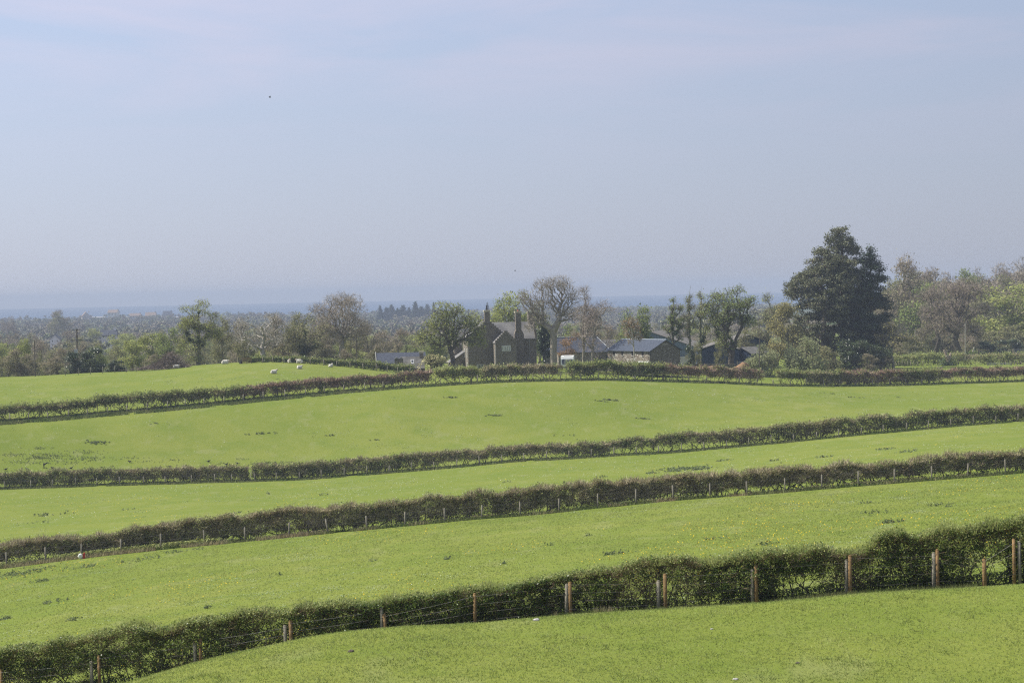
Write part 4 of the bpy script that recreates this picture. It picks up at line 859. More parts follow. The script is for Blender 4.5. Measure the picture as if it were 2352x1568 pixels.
T('scrub', 745, 386, 790, 34, 'dense grey scrub below the big leafless tree', 'bush')
T('olive', 808, 426, 752, 30, 'dull olive tree beside the big leafless trunk')
T('scrub', 800, 394, 800, 26, 'low scrub along the crest left of the telegraph pole', 'bush')
for i, (u, Y, vt, hp, kd, lab) in enumerate([(845, 470, 745, 34, 'brown', 'brown budding tree just right of the telegraph pole'), (885, 500, 758, 34, 'brown', 'brown budding tree above the two black flues'), (925, 520, 752, 34, 'brown', 'reddish budding tree behind the slate roofed cottage'), (962, 500, 768, 32, 'olive', 'olive tree left of the spreading tree by the farmhouse'), (860, 440, 790, 30, 'scrub', 'grey scrub behind the left end of the slate roof'), (905, 450, 786, 34, 'scrub', 'grey scrub behind the middle of the slate roof'), (950, 440, 790, 30, 'green', 'green bushes behind the skylight roof'), (990, 445, 776, 30, 'green', 'green tree behind the flowering shrub')]):
    T(kd, u, Y, vt, hp, lab)
p = tree_meshes(140, 4.5, 3.6, .1, 900, 'dome', 20, trunk_r=.15, leaf_n=7, leaf_size=.13, leaf_sp=.25, twigs=1, bark=m_bark_dark, leafm=m_lf_ol, trunk_top=.3)
fl = MB(); rgf = np.random.default_rng(9); a = rgf.uniform(0, 6.283, 420); e = rgf.uniform(.1, 1.45, 420); leaves(fl, np.stack([3.3*np.cos(a)*np.cos(e), 3.3*np.sin(a)*np.cos(e), .3 + 4.1*np.sin(e)], 1) * rgf.uniform(.85, 1.03, (420, 1)), .16)
m_flower = mat('cream_blossom', (.75, .68, .36), (.62, .55, .28), 3); p['blossom'] = fl.mesh('blossom', m_flower)
put_tree(p, 'flowering_shrub', 'large shrub with cream yellow blossom left of the farmhouse tree', 'bush', 998, 380, 811, Hd=4.5, Wd=3.6, halfpx=38)
# behind the farm
for u, Y, vt, hp, kd, lab in [(1215, 470, 720, 40, 'green', 'green tree behind the right gable of the farmhouse'), (1240, 500, 690, 40, 'olive', 'olive tree behind the thick grey trunk'), (1395, 500, 745, 36, 'brown', 'reddish tree above the lichened roof'), (1370, 520, 735, 40, 'brown', 'brown tree behind the pinkish leafless tree'), (1440, 440, 742, 24, 'green', 'leafy tree left of the two headed tree'), (1425, 470, 760, 26, 'olive', 'olive tree at the end of the long building'), (1300, 480, 742, 34, 'green', 'green tree behind the hipped roof')]:
    T(kd, u, Y, vt, hp, lab)
T('olive', 1596, 388, 785, 17, 'dark ivied shrub around the foot of the slender pair', 'bush')
T('dark', 1585, 386, 792, 13, 'dark evergreen bush right of the stone barn', 'bush')
T('olive', 1655, 404, 778, 14, 'low green growth left of the fan shaped trunk', 'bush')
T('olive', 1712, 420, 750, 24, 'dark green growth under the right of the fan shaped tree')
T('scrub', 1745, 470, 745, 30, 'grey scrub right of the blue sheds')
for u, Y, vt, hp, kd, lab in [(1908, 418, 812, 26, 'scrub', 'low twiggy brush at the foot of the huge pine'), (1948, 412, 806, 30, 'dark', 'dark low brush between pine trunk and dark conifer'), (1992, 412, 810, 30, 'scrub', 'grey brush in front of the dark conifer foot'), (2036, 418, 812, 26, 'scrub', 'brown brush where the wood meets the fence line')]: T(kd, u, Y, vt, hp, lab, 'bush')
# right hand wood, front to back
front = [(2055, 470, 785, 26, 'scrub'), (2088, 500, 772, 28, 'olive'), (2120, 548, 748, 30, 'olive'), (2165, 548, 760, 34, 'scrub'), (2240, 552, 752, 34, 'brown'), (2285, 545, 758, 34, 'olive'), (2330, 540, 745, 36, 'olive'), (2395, 540, 740, 40, 'olive'), (2105, 560, 775, 26, 'dark'), (2270, 530, 782, 24, 'dark'), (2318, 528, 778, 26, 'dark'), (2180, 556, 770, 26, 'dark'), (2060, 556, 770, 26, 'dark'), (2225, 540, 778, 24, 'scrub')]
names = {'scrub': 'twiggy grey brown thicket', 'olive': 'olive leaved tree', 'brown': 'reddish budding tree', 'dark': 'dark shadowy evergreen bush', 'green': 'fresh green tree', 'yellow': 'yellow green tree', 'bare': 'grey leafless tree', 'pale': 'pale bush'}
FRONTL = ['beside the small golden leaved tree', 'behind the twin field poles', 'right of the twin field poles', 'left behind the leaning bare trunk', 'right behind the leaning bare trunk', 'between leaning trunk and right edge', 'at the right edge above the upper gate', 'cut by the right edge of the frame', 'at the foot of the wood by the poles', 'low in the wood right of the leaning trunk', 'low in the wood above the upper gate', 'low in the wood left of the leaning trunk', 'low in the wood behind the golden leaved tree', 'just right of the leaning trunk']
for (u, Y, vt, hp, kd), wh in zip(front, FRONTL): T(kd, u, Y, vt, hp*1.35, names[kd] + ' ' + wh, group='front of the right hand wood')
mid = [(2120, 580, 652, 46, 'green', 'fresh green tree left of the reddish leafless pair'), (2075, 590, 588, 44, 'brown', 'tall rounded budding tree just right of the dark conifer'), (2325, 570, 652, 56, 'yellow', 'broad yellow green tree at the right edge'), (2390, 590, 640, 50, 'olive', 'olive tree cut by the right edge behind the yellow green one'), (2205, 660, 640, 46, 'brown', 'brown tree in the wood above the leaning trunk'), (2270, 640, 668, 40, 'olive', 'olive tree left of the broad yellow green one'), (2150, 690, 614, 36, 'brown', 'pinkish budding tree on the wood skyline'), (2188, 700, 624, 34, 'bare', 'pale leafless tree on the wood skyline'), (2236, 690, 616, 30, 'green', 'green topped tree standing out on the wood skyline'), (2282, 700, 604, 34, 'bare', 'grey leafless tree near the right of the wood skyline'), (2335, 690, 590, 44, 'bare', 'tallest grey leafless tree at the right of the skyline'), (2400, 700, 600, 40, 'bare', 'leafless tree cut off at the right of the skyline'), (2130, 735, 628, 36, 'brown', 'olive brown tree low on the skyline between the rounded and pinkish crowns'), (2212, 735, 634, 34, 'brown', 'budding tree low on the skyline left of the green topped one'), (2262, 730, 628, 34, 'olive', 'olive tree low on the skyline right of the green topped one'), (2310, 728, 618, 36, 'brown', 'brown tree low on the skyline before the tallest leafless one'), (2350, 720, 622, 40, 'olive', 'olive tree low on the skyline at the right edge'), (2170, 745, 640, 36, 'olive', 'olive tree low on the skyline behind the pinkish crown'), (2090, 725, 622, 40, 'olive', 'olive tree low on the skyline right of the dark conifer'), (2040, 640, 640, 40, 'olive', 'olive tree half hidden by the dark conifer'), (2095, 640, 640, 36, 'olive', 'olive tree behind the fresh green one'), (2160, 640, 680, 40, 'green', 'dull green tree behind the second reddish crown'), (2310, 650, 630, 40, 'olive', 'olive tree behind the broad yellow green one'), (2250, 620, 690, 44, 'olive', 'olive tree right behind the leaning leafless tree'), (2030, 560, 700, 30, 'brown', 'brown tree seen between dark conifer and golden leaved tree'), (2110, 600, 720, 34, 'olive', 'dull olive tree low behind the field poles'), (2175, 610, 725, 40, 'olive', 'dull olive tree low behind the leaning trunk'), (2300, 610, 720, 40, 'olive', 'dull olive tree low behind the dark bushes at right')]
for u, Y, vt, hp, kd, lab in mid: T(kd, u, Y, vt, hp*1.45, lab, group='right hand wood')
T('brown', 1850, 470, 610, 40, 'budding tree showing through the left of the pine') if False else None
# middle distance on the left: trees one can still tell apart
rgm = np.random.default_rng(77); kinds = ['olive', 'brown', 'scrub', 'green', 'olive', 'yellow', 'bare', 'brown']
cnt_ = {}
WH = ['left of the transformer pole', 'between transformer pole and ivy clad tree', 'behind the ivy clad tree', 'behind the sheep', 'left of the farmhouse', 'right of the farmhouse', 'behind the blue sheds']
def zone(u): return WH[0] if u < 165 else WH[1] if u < 400 else WH[2] if u < 560 else WH[3] if u < 780 else WH[4] if u < 1050 else WH[5] if u < 1500 else WH[6]
for row, (Y, vt0, hp) in enumerate([(450, 800, 30), (520, 793, 30), (620, 784, 28), (740, 776, 27), (880, 768, 25), (1040, 760, 23)]):
    u = -60 + rgm.uniform(0, 20)
    while u < 1780:
        if not (Y > 600 and (abs(u - 126) < 22 or abs(u - 246) < 26)) and not (1050 < u < 1230 and Y < 520) and not (Y < 560 and u > 1040) and not (830 < u < 1010 and Y < 520):
            kd = kinds[rgm.integers(0, len(kinds))]; vt = vt0 + rgm.uniform(-10, 10) - .010*u + (10 if kd == 'scrub' else 0)
            T(kd, u, Y + rgm.uniform(-18, 18), vt, hp * rgm.uniform(.8, 1.25), 'hazy ' + names[kd] + ' in the lowland ' + zone(u), group='hazy ' + names[kd] + 's in the lowland ' + zone(u))
        u += rgm.uniform(34, 52)
WD = ['left edge of the right hand wood, beside the dark conifer', 'right hand wood behind the field poles', 'right hand wood behind the second reddish crown', 'right hand wood behind the leaning trunk', 'right hand wood left of the yellow green tree', 'right hand wood behind the yellow green tree', 'right edge of the right hand wood']
for i, u in enumerate(range(2035, 2420, 33)):
    kd = ('olive', 'brown', 'green', 'olive', 'brown')[i % 5]; wz = WD[min(6, (u - 2020)//55)]
    T(kd, u + rgm.uniform(-8, 8), 640 + 50*(i % 3), 648 + rgm.uniform(-14, 16), 50, 'middle height ' + names[kd] + ', ' + wz, group='middle height ' + names[kd] + 's, ' + wz)
# single far-off trees on the skyline
for i, (u, v, Y, hp, kd, lab) in enumerate([(140, 711, 1500, 26, 'brown', 'tall rounded far tree on the left skyline'), (130, 716, 1480, 20, 'olive', 'far tree beside the tallest one on the left skyline'), (20, 726, 1400, 18, 'bare', 'far leafless tree at the left edge of the skyline')]): T(kd, u, Y, v, hp, lab)
SP = [(874, 699, 15), (888, 703, 13), (900, 697, 17), (914, 705, 13), (926, 698, 17), (940, 703, 14), (955, 690, 18), (968, 701, 15), (982, 696, 15), (997, 692, 12), (1120, 692, 7), (1009, 706, 9)]
for i, (u, v, hp) in enumerate(SP): T('spruce', u, 2150 + 60*(i % 3), v + 3, hp * (.8, 1.15, .95)[i % 3], 'blue hazed spruce in the row left of the farmhouse' if u < 1100 else 'lone blue hazed conifer top above the farmhouse roof', group='far spruces' if u < 1100 else None)
# the far lowland wood, one mass in three tints
def far_wood(label, m, seed, n, y0, y1, u0, u1, hmin, hmax, nl=300, lsz=.85, keepf=None, name='far_woodland'):
    rg = np.random.default_rng(seed); mb = MB(); CC = []
    for i in range(n):
        Y = math.sqrt(rg.uniform(y0*y0, y1*y1)); u = rg.uniform(u0, u1)
        x = float(P(u, 720, Y)[0]); 
        if vn2(x*.006, Y*.003, 5) < .12: continue
        if Y < 1180 and (abs(u - 126) < 16 or abs(u - 246) < 26): continue
        z = float(Hf(x, Y)); H = rg.uniform(hmin, hmax); Wd = H*rg.uniform(.75, 1.25)
        lb = crown_lobes(rg, H, Wd, H*.05, 7, 'dome'); C = lobed(nl, lb, rg, .4) + (x, Y, z); CC.append(C)
    leaves(mb, np.concatenate(CC), lsz, rg=rg); return stuff(name, mb, m, label, 'woodland')
m_far1 = mat('far_olive', (.235, .225, .13), (.19, .195, .105), .02, island=.22)
m_far2 = mat('far_brown', (.26, .22, .155), (.21, .185, .125), .02, island=.22)
m_far3 = mat('far_green', (.225, .25, .12), (.185, .215, .10), .02, island=.22)
far_wood('olive part of the hazy far woodland towards the sea', m_far1, 301, 620, 780, 3000, -300, 1800, 8, 13)
far_wood('brown part of the hazy far woodland towards the sea', m_far2, 302, 700, 780, 3000, -300, 1800, 8, 13)
far_wood('green part of the hazy far woodland towards the sea', m_far3, 303, 300, 780, 3000, -300, 1800, 7, 12)
far_wood('hazy tree belt behind the right hand wood', m_lf_ol, 304, 90, 760, 1100, 1950, 2700, 9, 12, name='tree_belt')
print('woods done')

# ------------------------------------------------------------ buildings
def mat_stone(name, c1, c2, c3, scale=2.6):
    m = bpy.data.materials.new(name); m.use_nodes = True; t = m.node_tree; N = t.nodes; b = N['Principled BSDF']; b.inputs['Roughness'].default_value = .95; b.inputs['Specular IOR Level'].default_value = .1
    tcn = N.new('ShaderNodeTexCoord'); mp_ = N.new('ShaderNodeMapping'); mp_.inputs['Scale'].default_value = (1, 1, 2.6)
    vo = N.new('ShaderNodeTexVoronoi'); vo.inputs['Scale'].default_value = scale; t.links.new(tcn.outputs['Object'], mp_.inputs['Vector']); t.links.new(mp_.outputs[0], vo.inputs['Vector'])
    sc = N.new('ShaderNodeSeparateColor'); t.links.new(vo.outputs['Color'], sc.inputs[0])
    r = N.new('ShaderNodeValToRGB'); e = r.color_ramp.elements; e[0].color = (*c1, 1); e[1].color = (*c3, 1); e[0].position = .1; e[1].position = .95
    x = e.new(.55); x.color = (*c2, 1); t.links.new(sc.outputs[0], r.inputs['Fac'])
    r2 = N.new('ShaderNodeValToRGB'); r2.color_ramp.elements[0].position = .05; r2.color_ramp.elements[1].position = .25; r2.color_ramp.elements[0].color = (1, 1, 1, 1); r2.color_ramp.elements[1].color = (0, 0, 0, 1)
    v2 = N.new('ShaderNodeTexVoronoi'); v2.feature = 'DISTANCE_TO_EDGE'; v2.inputs['Scale'].default_value = scale; t.links.new(mp_.outputs[0], v2.inputs['Vector']); t.links.new(v2.outputs['Distance'], r2.inputs['Fac'])
    n = N.new('ShaderNodeTexNoise'); n.inputs['Scale'].default_value = .5; n.inputs['Detail'].default_value = 5; t.links.new(tcn.outputs['Object'], n.inputs['Vector'])
    r3 = N.new('ShaderNodeValToRGB'); r3.color_ramp.elements[0].position = .4; r3.color_ramp.elements[1].position = .65; r3.color_ramp.elements[1].color = (.5, .5, .5, 1); t.links.new(n.outputs['Fac'], r3.inputs['Fac'])
    m1 = N.new('ShaderNodeMix'); m1.data_type = 'RGBA'; m1.inputs['B'].default_value = (*[q*.45 for q in c1], 1); t.links.new(r2.outputs['Color'], m1.inputs['Factor']); t.links.new(r.outputs['Color'], m1.inputs['A'])
    m2 = N.new('ShaderNodeMix'); m2.data_type = 'RGBA'; m2.inputs['B'].default_value = (*c1, 1); t.links.new(r3.outputs['Color'], m2.inputs['Factor']); t.links.new(m1.outputs['Result'], m2.inputs['A'])
    t.links.new(m2.outputs['Result'], b.inputs['Base Color'])
    bp = N.new('ShaderNodeBump'); bp.inputs['Strength'].default_value = .8; bp.inputs['Distance'].default_value = .06; t.links.new(v2.outputs['Distance'], bp.inputs['Height']); t.links.new(bp.outputs[0], b.inputs['Normal'])
    return m
m_stone = mat_stone('slate_rubble', (.20, .175, .14), (.30, .26, .205), (.47, .41, .33), 4.4)
m_barn = mat_stone('sunlit_rubble', (.22, .18, .14), (.40, .36, .30), (.78, .75, .66), 2.6)  # barn's long wall: sunlit brightness put into the stone colour
m_gablest = mat_stone('dark_rubble', (.17, .15, .12), (.22, .20, .16), (.32, .30, .25), 3.0)  # darker copy of the stone; carries the barn gable's shade in its colour
m_slate = mat('slate', (.20, .195, .185), (.26, .25, .23), 3, bump=.3, rough=.9, spec=.05, col3=(.17, .165, .16), scale3=.5)
m_slate_b = mat('blue_slate', (.075, .083, .105), (.10, .11, .135), 2, bump=.2, rough=.9, spec=.05)
m_slate_l = mat('lichened_slate', (.21, .20, .18), (.13, .125, .115), 1.3, bump=.3, detail=8, spec=.05)
m_tin = mat('tin_roof', (.085, .10, .13), (.105, .12, .15), 1.5, rough=.85, spec=.08)
m_paint = mat('white_paint', (.80, .80, .76), (.72, .72, .68), 3)
m_glass = mat('window_glass', (.03, .035, .04), (.05, .055, .06), 3, rough=.12, spec=.8)
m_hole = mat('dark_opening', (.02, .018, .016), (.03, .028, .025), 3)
m_cream = mat('cream_capstone', (.62, .56, .42), (.50, .45, .34), 3)
m_pot = mat('terracotta', (.45, .14, .07), (.36, .11, .06), 3)
m_black = mat('black_metal', (.025, .025, .025), (.04, .04, .04), 3, rough=.5)
m_blue = mat('blue_cladding', (.035, .055, .105), (.045, .065, .12), 2, rough=.8, spec=.1)
m_blue_l = mat('grey_blue_cladding', (.13, .18, .24), (.16, .205, .27), 2, rough=.6)
m_fibre = mat('fibre_cement_roof', (.15, .14, .125), (.20, .185, .165), .8, bump=.2, spec=.05)
m_render = mat('pale_render', (.55, .52, .48), (.48, .45, .42), 1)
m_iron = mat('galvanised_metal', (.52, .54, .55), (.42, .44, .46), 4, metal=.5, rough=.5)

def crow_gable(mb, xc, half, y0, y1, z_e, z_p, steps=7, axis='x', z0=None):
    """stepped parapet over a gable: blocks following the slope, standing over the roof"""
    for i in range(steps):
        for sgn in (-1, 1):
            xa = xc + sgn*half*(1 - i/steps); xb = xc + sgn*half*(1 - (i+1)/steps); zt = z_e + (z_p - z_e)*((i+1)/steps) + .12
            zb = z_e + (z_p - z_e)*(i/steps) - .35
            a, b_ = min(xa, xb), max(xa, xb)
            if axis == 'x': mb.box(a, b_, y0, y1, zb, zt)
            else: mb.box(y0, y1, a, b_, zb, zt)
def window(root, parent, x, z, w, h, y, nx=1, ny=2, face='front', lights=1):
    """window on a wall facing -y (front) or -x (left)"""
    fm, gm = MB(), MB(); t_ = .07
    def bx(m_, a0, a1, z0, z1, d0, d1):
        if face == 'front': m_.box(a0, a1, y - d1, y - d0, z0, z1)
        else: m_.box(y - d1, y - d0, a0, a1, z0, z1)
    bx(gm, x, x + w, z, z + h, .004, .03)
    bx(fm, x - .06, x + .05, z - .04, z + h + .04, .006, .09); bx(fm, x + w - .05, x + w + .06, z - .04, z + h + .04, .006, .09)
    bx(fm, x + .05, x + w - .05, z + h - .05, z + h + .04, .006, .085); bx(fm, x + .05, x + w - .05, z - .04, z + .05, .006, .085)
    for i in range(1, nx): bx(fm, x + w*i/nx - .03, x + w*i/nx + .03, z + .05, z + h - .05, .031, .075)
    for j in range(1, ny): bx(fm, x + .05, x + w - .05, z + h*j/ny - .02, z + h*j/ny + .02, .031, .070)
    f = link('window', fm.mesh('window', m_paint), root); link('pane', gm.mesh('pane', m_glass), f); return f
def chimney(root, x0, x1, y0, y1, z0, z1, stone, pot=None, cap=.12, roofed=False):
    m_ = MB(); m_.box(x0, x1, y0, y1, z0, z1); c = link('chimney', m_.mesh('chimney', stone), root)
    m_ = MB(); m_.box(x0 - cap, x1 + cap, y0 - cap, y1 + cap, z1, z1 + .26); m_.box(x0 - cap*.5, x1 + cap*.5, y0 - cap*.5, y1 + cap*.5, z1 - .12, z1 - .002); link('cap', m_.mesh('cap', m_cream), c)
    if pot:
        m_ = MB(); xc, yc = (x0+x1)/2, (y0+y1)/2; m_.tube((xc, yc, z1 + .26), (xc, yc, z1 + .26 + pot[1]), .17, .13, 9); m_.tube((xc, yc, z1 + .26 + pot[1]), (xc, yc, z1 + .34 + pot[1]), .2, .16, 9); link('chimney_pot', m_.mesh('chimney_pot', pot[0]), c)
    return c
def gable_block(root, x0, x1, y0, y1, ze, zp, stone, roofm, ridge='y', over=.25, thick=.12, wall_name='wall', parapets=(0, 0), zb=-1.2):
    """walls with gables plus a two sided roof; ridge along 'x' or 'y'"""
    m_ = MB(); 
    if ridge == 'y':
        xc = (x0+x1)/2; m_.poly([(x0, y0, zb), (x1, y0, zb), (x1, y0, ze), (xc, y0, zp), (x0, y0, ze)], (0, y1-y0, 0))
        w = link(wall_name, m_.mesh(wall_name, stone), root); r = MB(); ya, yb = y0 - (over if not parapets[0] else -.02), y1 + (over if not parapets[1] else -.02)
        s = (zp - ze) / (xc - x0); ex = over
        for sg, xe in ((-1, x0), (1, x1)):
            r.poly([(xe + sg*ex, ya, ze - s*ex + .012), (xc, ya, zp + .012), (xc, ya, zp + thick), (xe + sg*ex, ya, ze - s*ex + thick)], (0, yb - ya, 0))
    else:
        yc = (y0+y1)/2; m_.poly([(x0, y0, zb), (x0, y1, zb), (x0, y1, ze), (x0, yc, zp), (x0, y0, ze)], (x1-x0, 0, 0))
        w = link(wall_name, m_.mesh(wall_name, stone), root); r = MB(); xa, xb = x0 - (over if not parapets[0] else -.02), x1 + (over if not parapets[1] else -.02)
        s = (zp - ze) / (yc - y0)
        for sg, ye in ((-1, y0), (1, y1)):
            r.poly([(xa, ye + sg*over, ze - s*over + .012), (xa, yc, zp + .012), (xa, yc, zp + thick), (xa, ye + sg*over, ze - s*over + thick)], (xb - xa, 0, 0))
    return w, link('roof', r.mesh('roof', roofm), root)
# farmhouse ------------------------------------------------------------
HY = 396.0; c0 = P(1022.1 + 410*.13183, 847, HY); hz0 = c0[2]
house = thing('stone_farmhouse', 'tall grey stone farmhouse with stepped gables and three tall chimneys', 'house', (c0[0], HY, hz0), R(8))
gable_block(house, 0, 7.9, 0, 9, 5.9, 9.25, m_stone, m_slate, 'y', parapets=(1, 1))
m_ = MB(); crow_gable(m_, 3.95, 4.05, -.12, .42, 5.9, 9.6, 9); crow_gable(m_, 3.95, 4.05, 8.6, 9.1, 5.9, 9.6, 9); link('stepped_gable', m_.mesh('stepped_gable', m_stone), house)
gable_block(house, 4.1, 14.0, 1.6, 8.4, 5.75, 8.95, m_stone, m_slate, 'x', over=.2, parapets=(1, 1), wall_name='wall')
m_ = MB(); crow_gable(m_, 5.0, 3.5, 13.75, 14.2, 5.75, 9.25, 9, axis='y'); link('stepped_gable', m_.mesh('stepped_gable', m_stone), house)
gable_block(house, 4.95, 9.05, -4.6, -.13, 5.2, 7.2, m_stone, m_slate, 'y', over=.15, parapets=(1, 0))
m_ = MB(); crow_gable(m_, 7.0, 2.15, -4.75, -4.3, 5.2, 7.4, 6); link('stepped_gable', m_.mesh('stepped_gable', m_stone), house)
chimney(house, 3.42, 4.48, -.14, .85, 8.9, 11.35, m_stone, (m_black, .85))
chimney(house, 9.75, 10.9, .55, 1.58, 7.4, 10.95, m_stone, (m_pot, .25))
chimney(house, 12.9, 13.95, 4.4, 5.6, 8.2, 10.95, m_stone)
m_ = MB(); m_.poly([(9.45, .5, -1), (11.35, .5, -1), (11.35, .5, 6.7), (10.92, .5, 7.45), (9.73, .5, 7.45), (9.45, .5, 6.7)], (0, 1.09, 0)); link('chimney_breast', m_.mesh('chimney_breast', m_stone), house)
for k in range(4): window(house, None, 6.2 + k*.45, 3.55, .30, 1.0, -4.6, 2, 4)
window(house, None, 1.75, -.05, 1.25, .85, 0, 4, 2); window(house, None, 7.6, .25, .75, .55, -4.6, 2, 2)
window(house, None, 1.2, 2.2, .7, 1.7, 0, 2, 4, face='left'); window(house, None, 1.2, -.4, .8, 1.5, 0, 2, 3, face='left'); window(house, None, 5.0, 2.2, .7, 1.6, 0, 2, 4, face='left')
m_ = MB(); m_.poly([(-3.0, 5.5, -1.2), (-.01, 5.5, -1.2), (-.01, 5.5, 3.15), (-3.0, 5.5, 1.16)], (0, 5, 0)); link('lean_to', m_.mesh('lean_to', m_stone), house)
m_ = MB(); m_.poly([(-3.3, 5.3, 1.0), (-.01, 5.3, 3.2), (-.01, 5.3, 3.34), (-3.3, 5.3, 1.14)], (0, 5.4, 0)); link('lean_to_roof', m_.mesh('lean_to_roof', m_slate), house)
window(house, None, -2.7, -.2, .8, .9, 5.5, 2, 2)
gable_block(house, -1.6, 0.0, 10.6, 15.5, 4.6, 7.0, m_stone, m_slate_l, 'x', over=.15, parapets=(1, 1))
m_ = MB(); crow_gable(m_, 13.05, 2.6, -1.75, -1.3, 4.6, 7.2, 7, axis='y'); link('stepped_gable', m_.mesh('stepped_gable', m_stone), house)
for (dx, dy, z1) in ((4.85, -4.7, 5.1), (9.4, 1.45, 5.6), (12.6, 1.5, 5.6)):
    m_ = MB(); m_.tube((dx, dy, -.8), (dx, dy, z1), .05, .05, 6); link('drainpipe', m_.mesh('drainpipe', m_iron), house)
# long cottage on the left ---------------------------------------------
CY = 392.0; c1 = P(862, 845, CY); s1 = CY / F
cot = thing('slate_roofed_cottage', 'long low cottage with a blue slate roof and two black flues left of the farmhouse', 'cottage', (c1[0], CY, c1[2]), R(6))
gable_block(cot, .6, 9.8, 0, 5.4, .9, 2.75, m_stone, m_slate_b, 'x', over=.3)
m_ = MB(); 
for sg in (0, 5.4):
    y_e = sg - .33 if sg == 0 else sg + .33; m_.poly([(.26, y_e, .76), (.26, 2.7, 2.92), (.26, 2.7, 3.10), (.26, y_e, .94)], (-.05, 0, 0))
link('bargeboard', m_.mesh('bargeboard', m_paint), cot)
for fx in (4.7, 6.3): 
    m_ = MB(); m_.tube((fx, 3.2, 2.3), (fx, 3.2, 4.1), .09, .09, 8); m_.tube((fx, 3.2, 4.1), (fx, 3.2, 4.2), .12, .12, 8); link('flue', m_.mesh('flue', m_black), cot)
c2 = place(926, 382)
cot2 = thing('stone_outbuilding', 'lichened slate outbuilding with a skylight and a squat double chimney stack', 'outbuilding', (c2[0], 382, c1[2]), R(3))
gable_block(cot2, -.2, 4.0, 0, 4.2, .25, 2.25, m_stone, m_slate_l, 'x', over=.2)
m_ = MB(); m_.box(-1.6, -.75, -1.0, .2, -1, 2.05); m_.box(-.75, .06, -1.25, .2, -1, 2.0); st = link('chimney_stack', m_.mesh('chimney_stack', m_stone), cot2)
m_ = MB()
for xa in (-1.2, -.34): m_.poly([(xa - .48, -1.32, 2.07), (xa + .48, -1.32, 2.07), (xa, -1.32, 2.42)], (0, 1.6, 0))
link('stack_cap', m_.mesh('stack_cap', m_slate), st)
m_ = MB(); y_a, z_a = .75, .25 + 2.0*(.75/2.1) + .14; y_b, z_b = 1.45, .25 + 2.0*(1.45/2.1) + .14
m_.poly([(1.5, y_a, z_a), (1.5, y_b, z_b), (1.5, y_b, z_b + .06), (1.5, y_a, z_a + .06)], (.62, 0, 0)); sk = link('skylight', m_.mesh('skylight', m_paint), cot2)
m_ = MB(); m_.poly([(1.6, y_a + .12, z_a + .18), (1.6, y_b - .12, z_b - .05), (1.6, y_b - .12, z_b - .035), (1.6, y_a + .12, z_a + .195)], (.42, 0, 0)); link('pane', m_.mesh('pane', m_glass), sk)
chimney(cot2, 3.2, 3.95, 1.7, 2.5, 1.9, 3.1, m_stone)
# small stone box beside the farmhouse
g = P(1248, 845, 388); o = thing('stone_bunker', 'small grey stone bin beside the right corner of the farmhouse', 'bin', tuple(g))
m_ = MB(); m_.box(-1.05, .25, 0, 1.0, -1, .62); link('body', m_.mesh('body', m_stone), o); m_ = MB(); m_.box(-1.15, .35, -.08, 1.08, .63, .75); link('lid', m_.mesh('lid', m_iron), o); m_ = MB(); m_.box(-.55, .2, -.03, -.004, -.8, .55); link('panel', m_.mesh('panel', m_iron), o)

# stone barn -------------------------------------------------------------
BY = 366.0; cb = P(1494.1, 842, BY)
barn = thing('stone_barn', 'stone barn with grey tin roof, bright rubble long wall and dark gable', 'barn', (cb[0], BY, cb[2]), R(35))
Lb, Wb = 12.8, 7.2          # local x runs along the gable to the right, local y back along the long wall
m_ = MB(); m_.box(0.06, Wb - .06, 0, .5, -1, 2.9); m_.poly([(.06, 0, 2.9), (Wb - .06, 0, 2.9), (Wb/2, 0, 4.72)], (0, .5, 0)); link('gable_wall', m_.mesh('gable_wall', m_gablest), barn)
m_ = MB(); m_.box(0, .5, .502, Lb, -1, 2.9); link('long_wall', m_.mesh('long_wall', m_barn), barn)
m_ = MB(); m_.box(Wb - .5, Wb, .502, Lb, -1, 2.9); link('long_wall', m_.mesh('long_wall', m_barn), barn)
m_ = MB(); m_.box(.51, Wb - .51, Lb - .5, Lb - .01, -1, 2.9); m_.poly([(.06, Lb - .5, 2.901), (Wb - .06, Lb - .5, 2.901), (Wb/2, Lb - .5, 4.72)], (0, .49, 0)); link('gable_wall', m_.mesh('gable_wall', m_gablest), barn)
m_ = MB(); sl = 1.82 / (Wb/2)
for sg in (-1, 1):
    xe = Wb/2 + sg*(Wb/2 + .3); m_.poly([(xe, -.25, 2.9 - sl*.3 + .02), (Wb/2, -.25, 4.74), (Wb/2, -.25, 4.84), (xe, -.25, 2.9 - sl*.3 + .12)], (0, Lb + .5, 0))
rf = link('roof', m_.mesh('roof', m_tin), barn)
m_ = MB()
for i in range(int((Lb + .5)/.45) + 1):
    yy = -.25 + i*.45; 
    for sg in (-1, 1):
        xe = Wb/2 + sg*(Wb/2 + .3); m_.tube((xe, yy, 2.9 - sl*.3 + .135), (Wb/2, yy, 4.85), .028, .028, 4)
link('roof_ribs', m_.mesh('roof_ribs', m_tin), rf); m_ = MB(); m_.tube((Wb/2, -.28, 4.87), (Wb/2, Lb + .28, 4.87), .09, .09, 6); link('ridge_cap', m_.mesh('ridge_cap', mat('ridge_metal', (.45, .50, .56), (.40, .45, .5), 2)), rf)
for yy in (2.0, 5.0, 8.0, 10.6):
    m_ = MB(); m_.box(-.012, .3, yy, yy + .55, 1.95, 2.75); w = link('window_opening', m_.mesh('window_opening', m_hole), barn); m_ = MB(); m_.box(-.10, .1, yy - .1, yy + .65, 1.86, 1.945); link('sill', m_.mesh('sill', m_render), w)
m_ = MB(); m_.box(-.012, .3, .9, 3.3, -1, .72); dd = link('doorway', m_.mesh('doorway', m_hole), barn); m_ = MB(); m_.box(-.05, .2, .7, 3.6, .722, .98); link('lintel', m_.mesh('lintel', m_paint), dd)
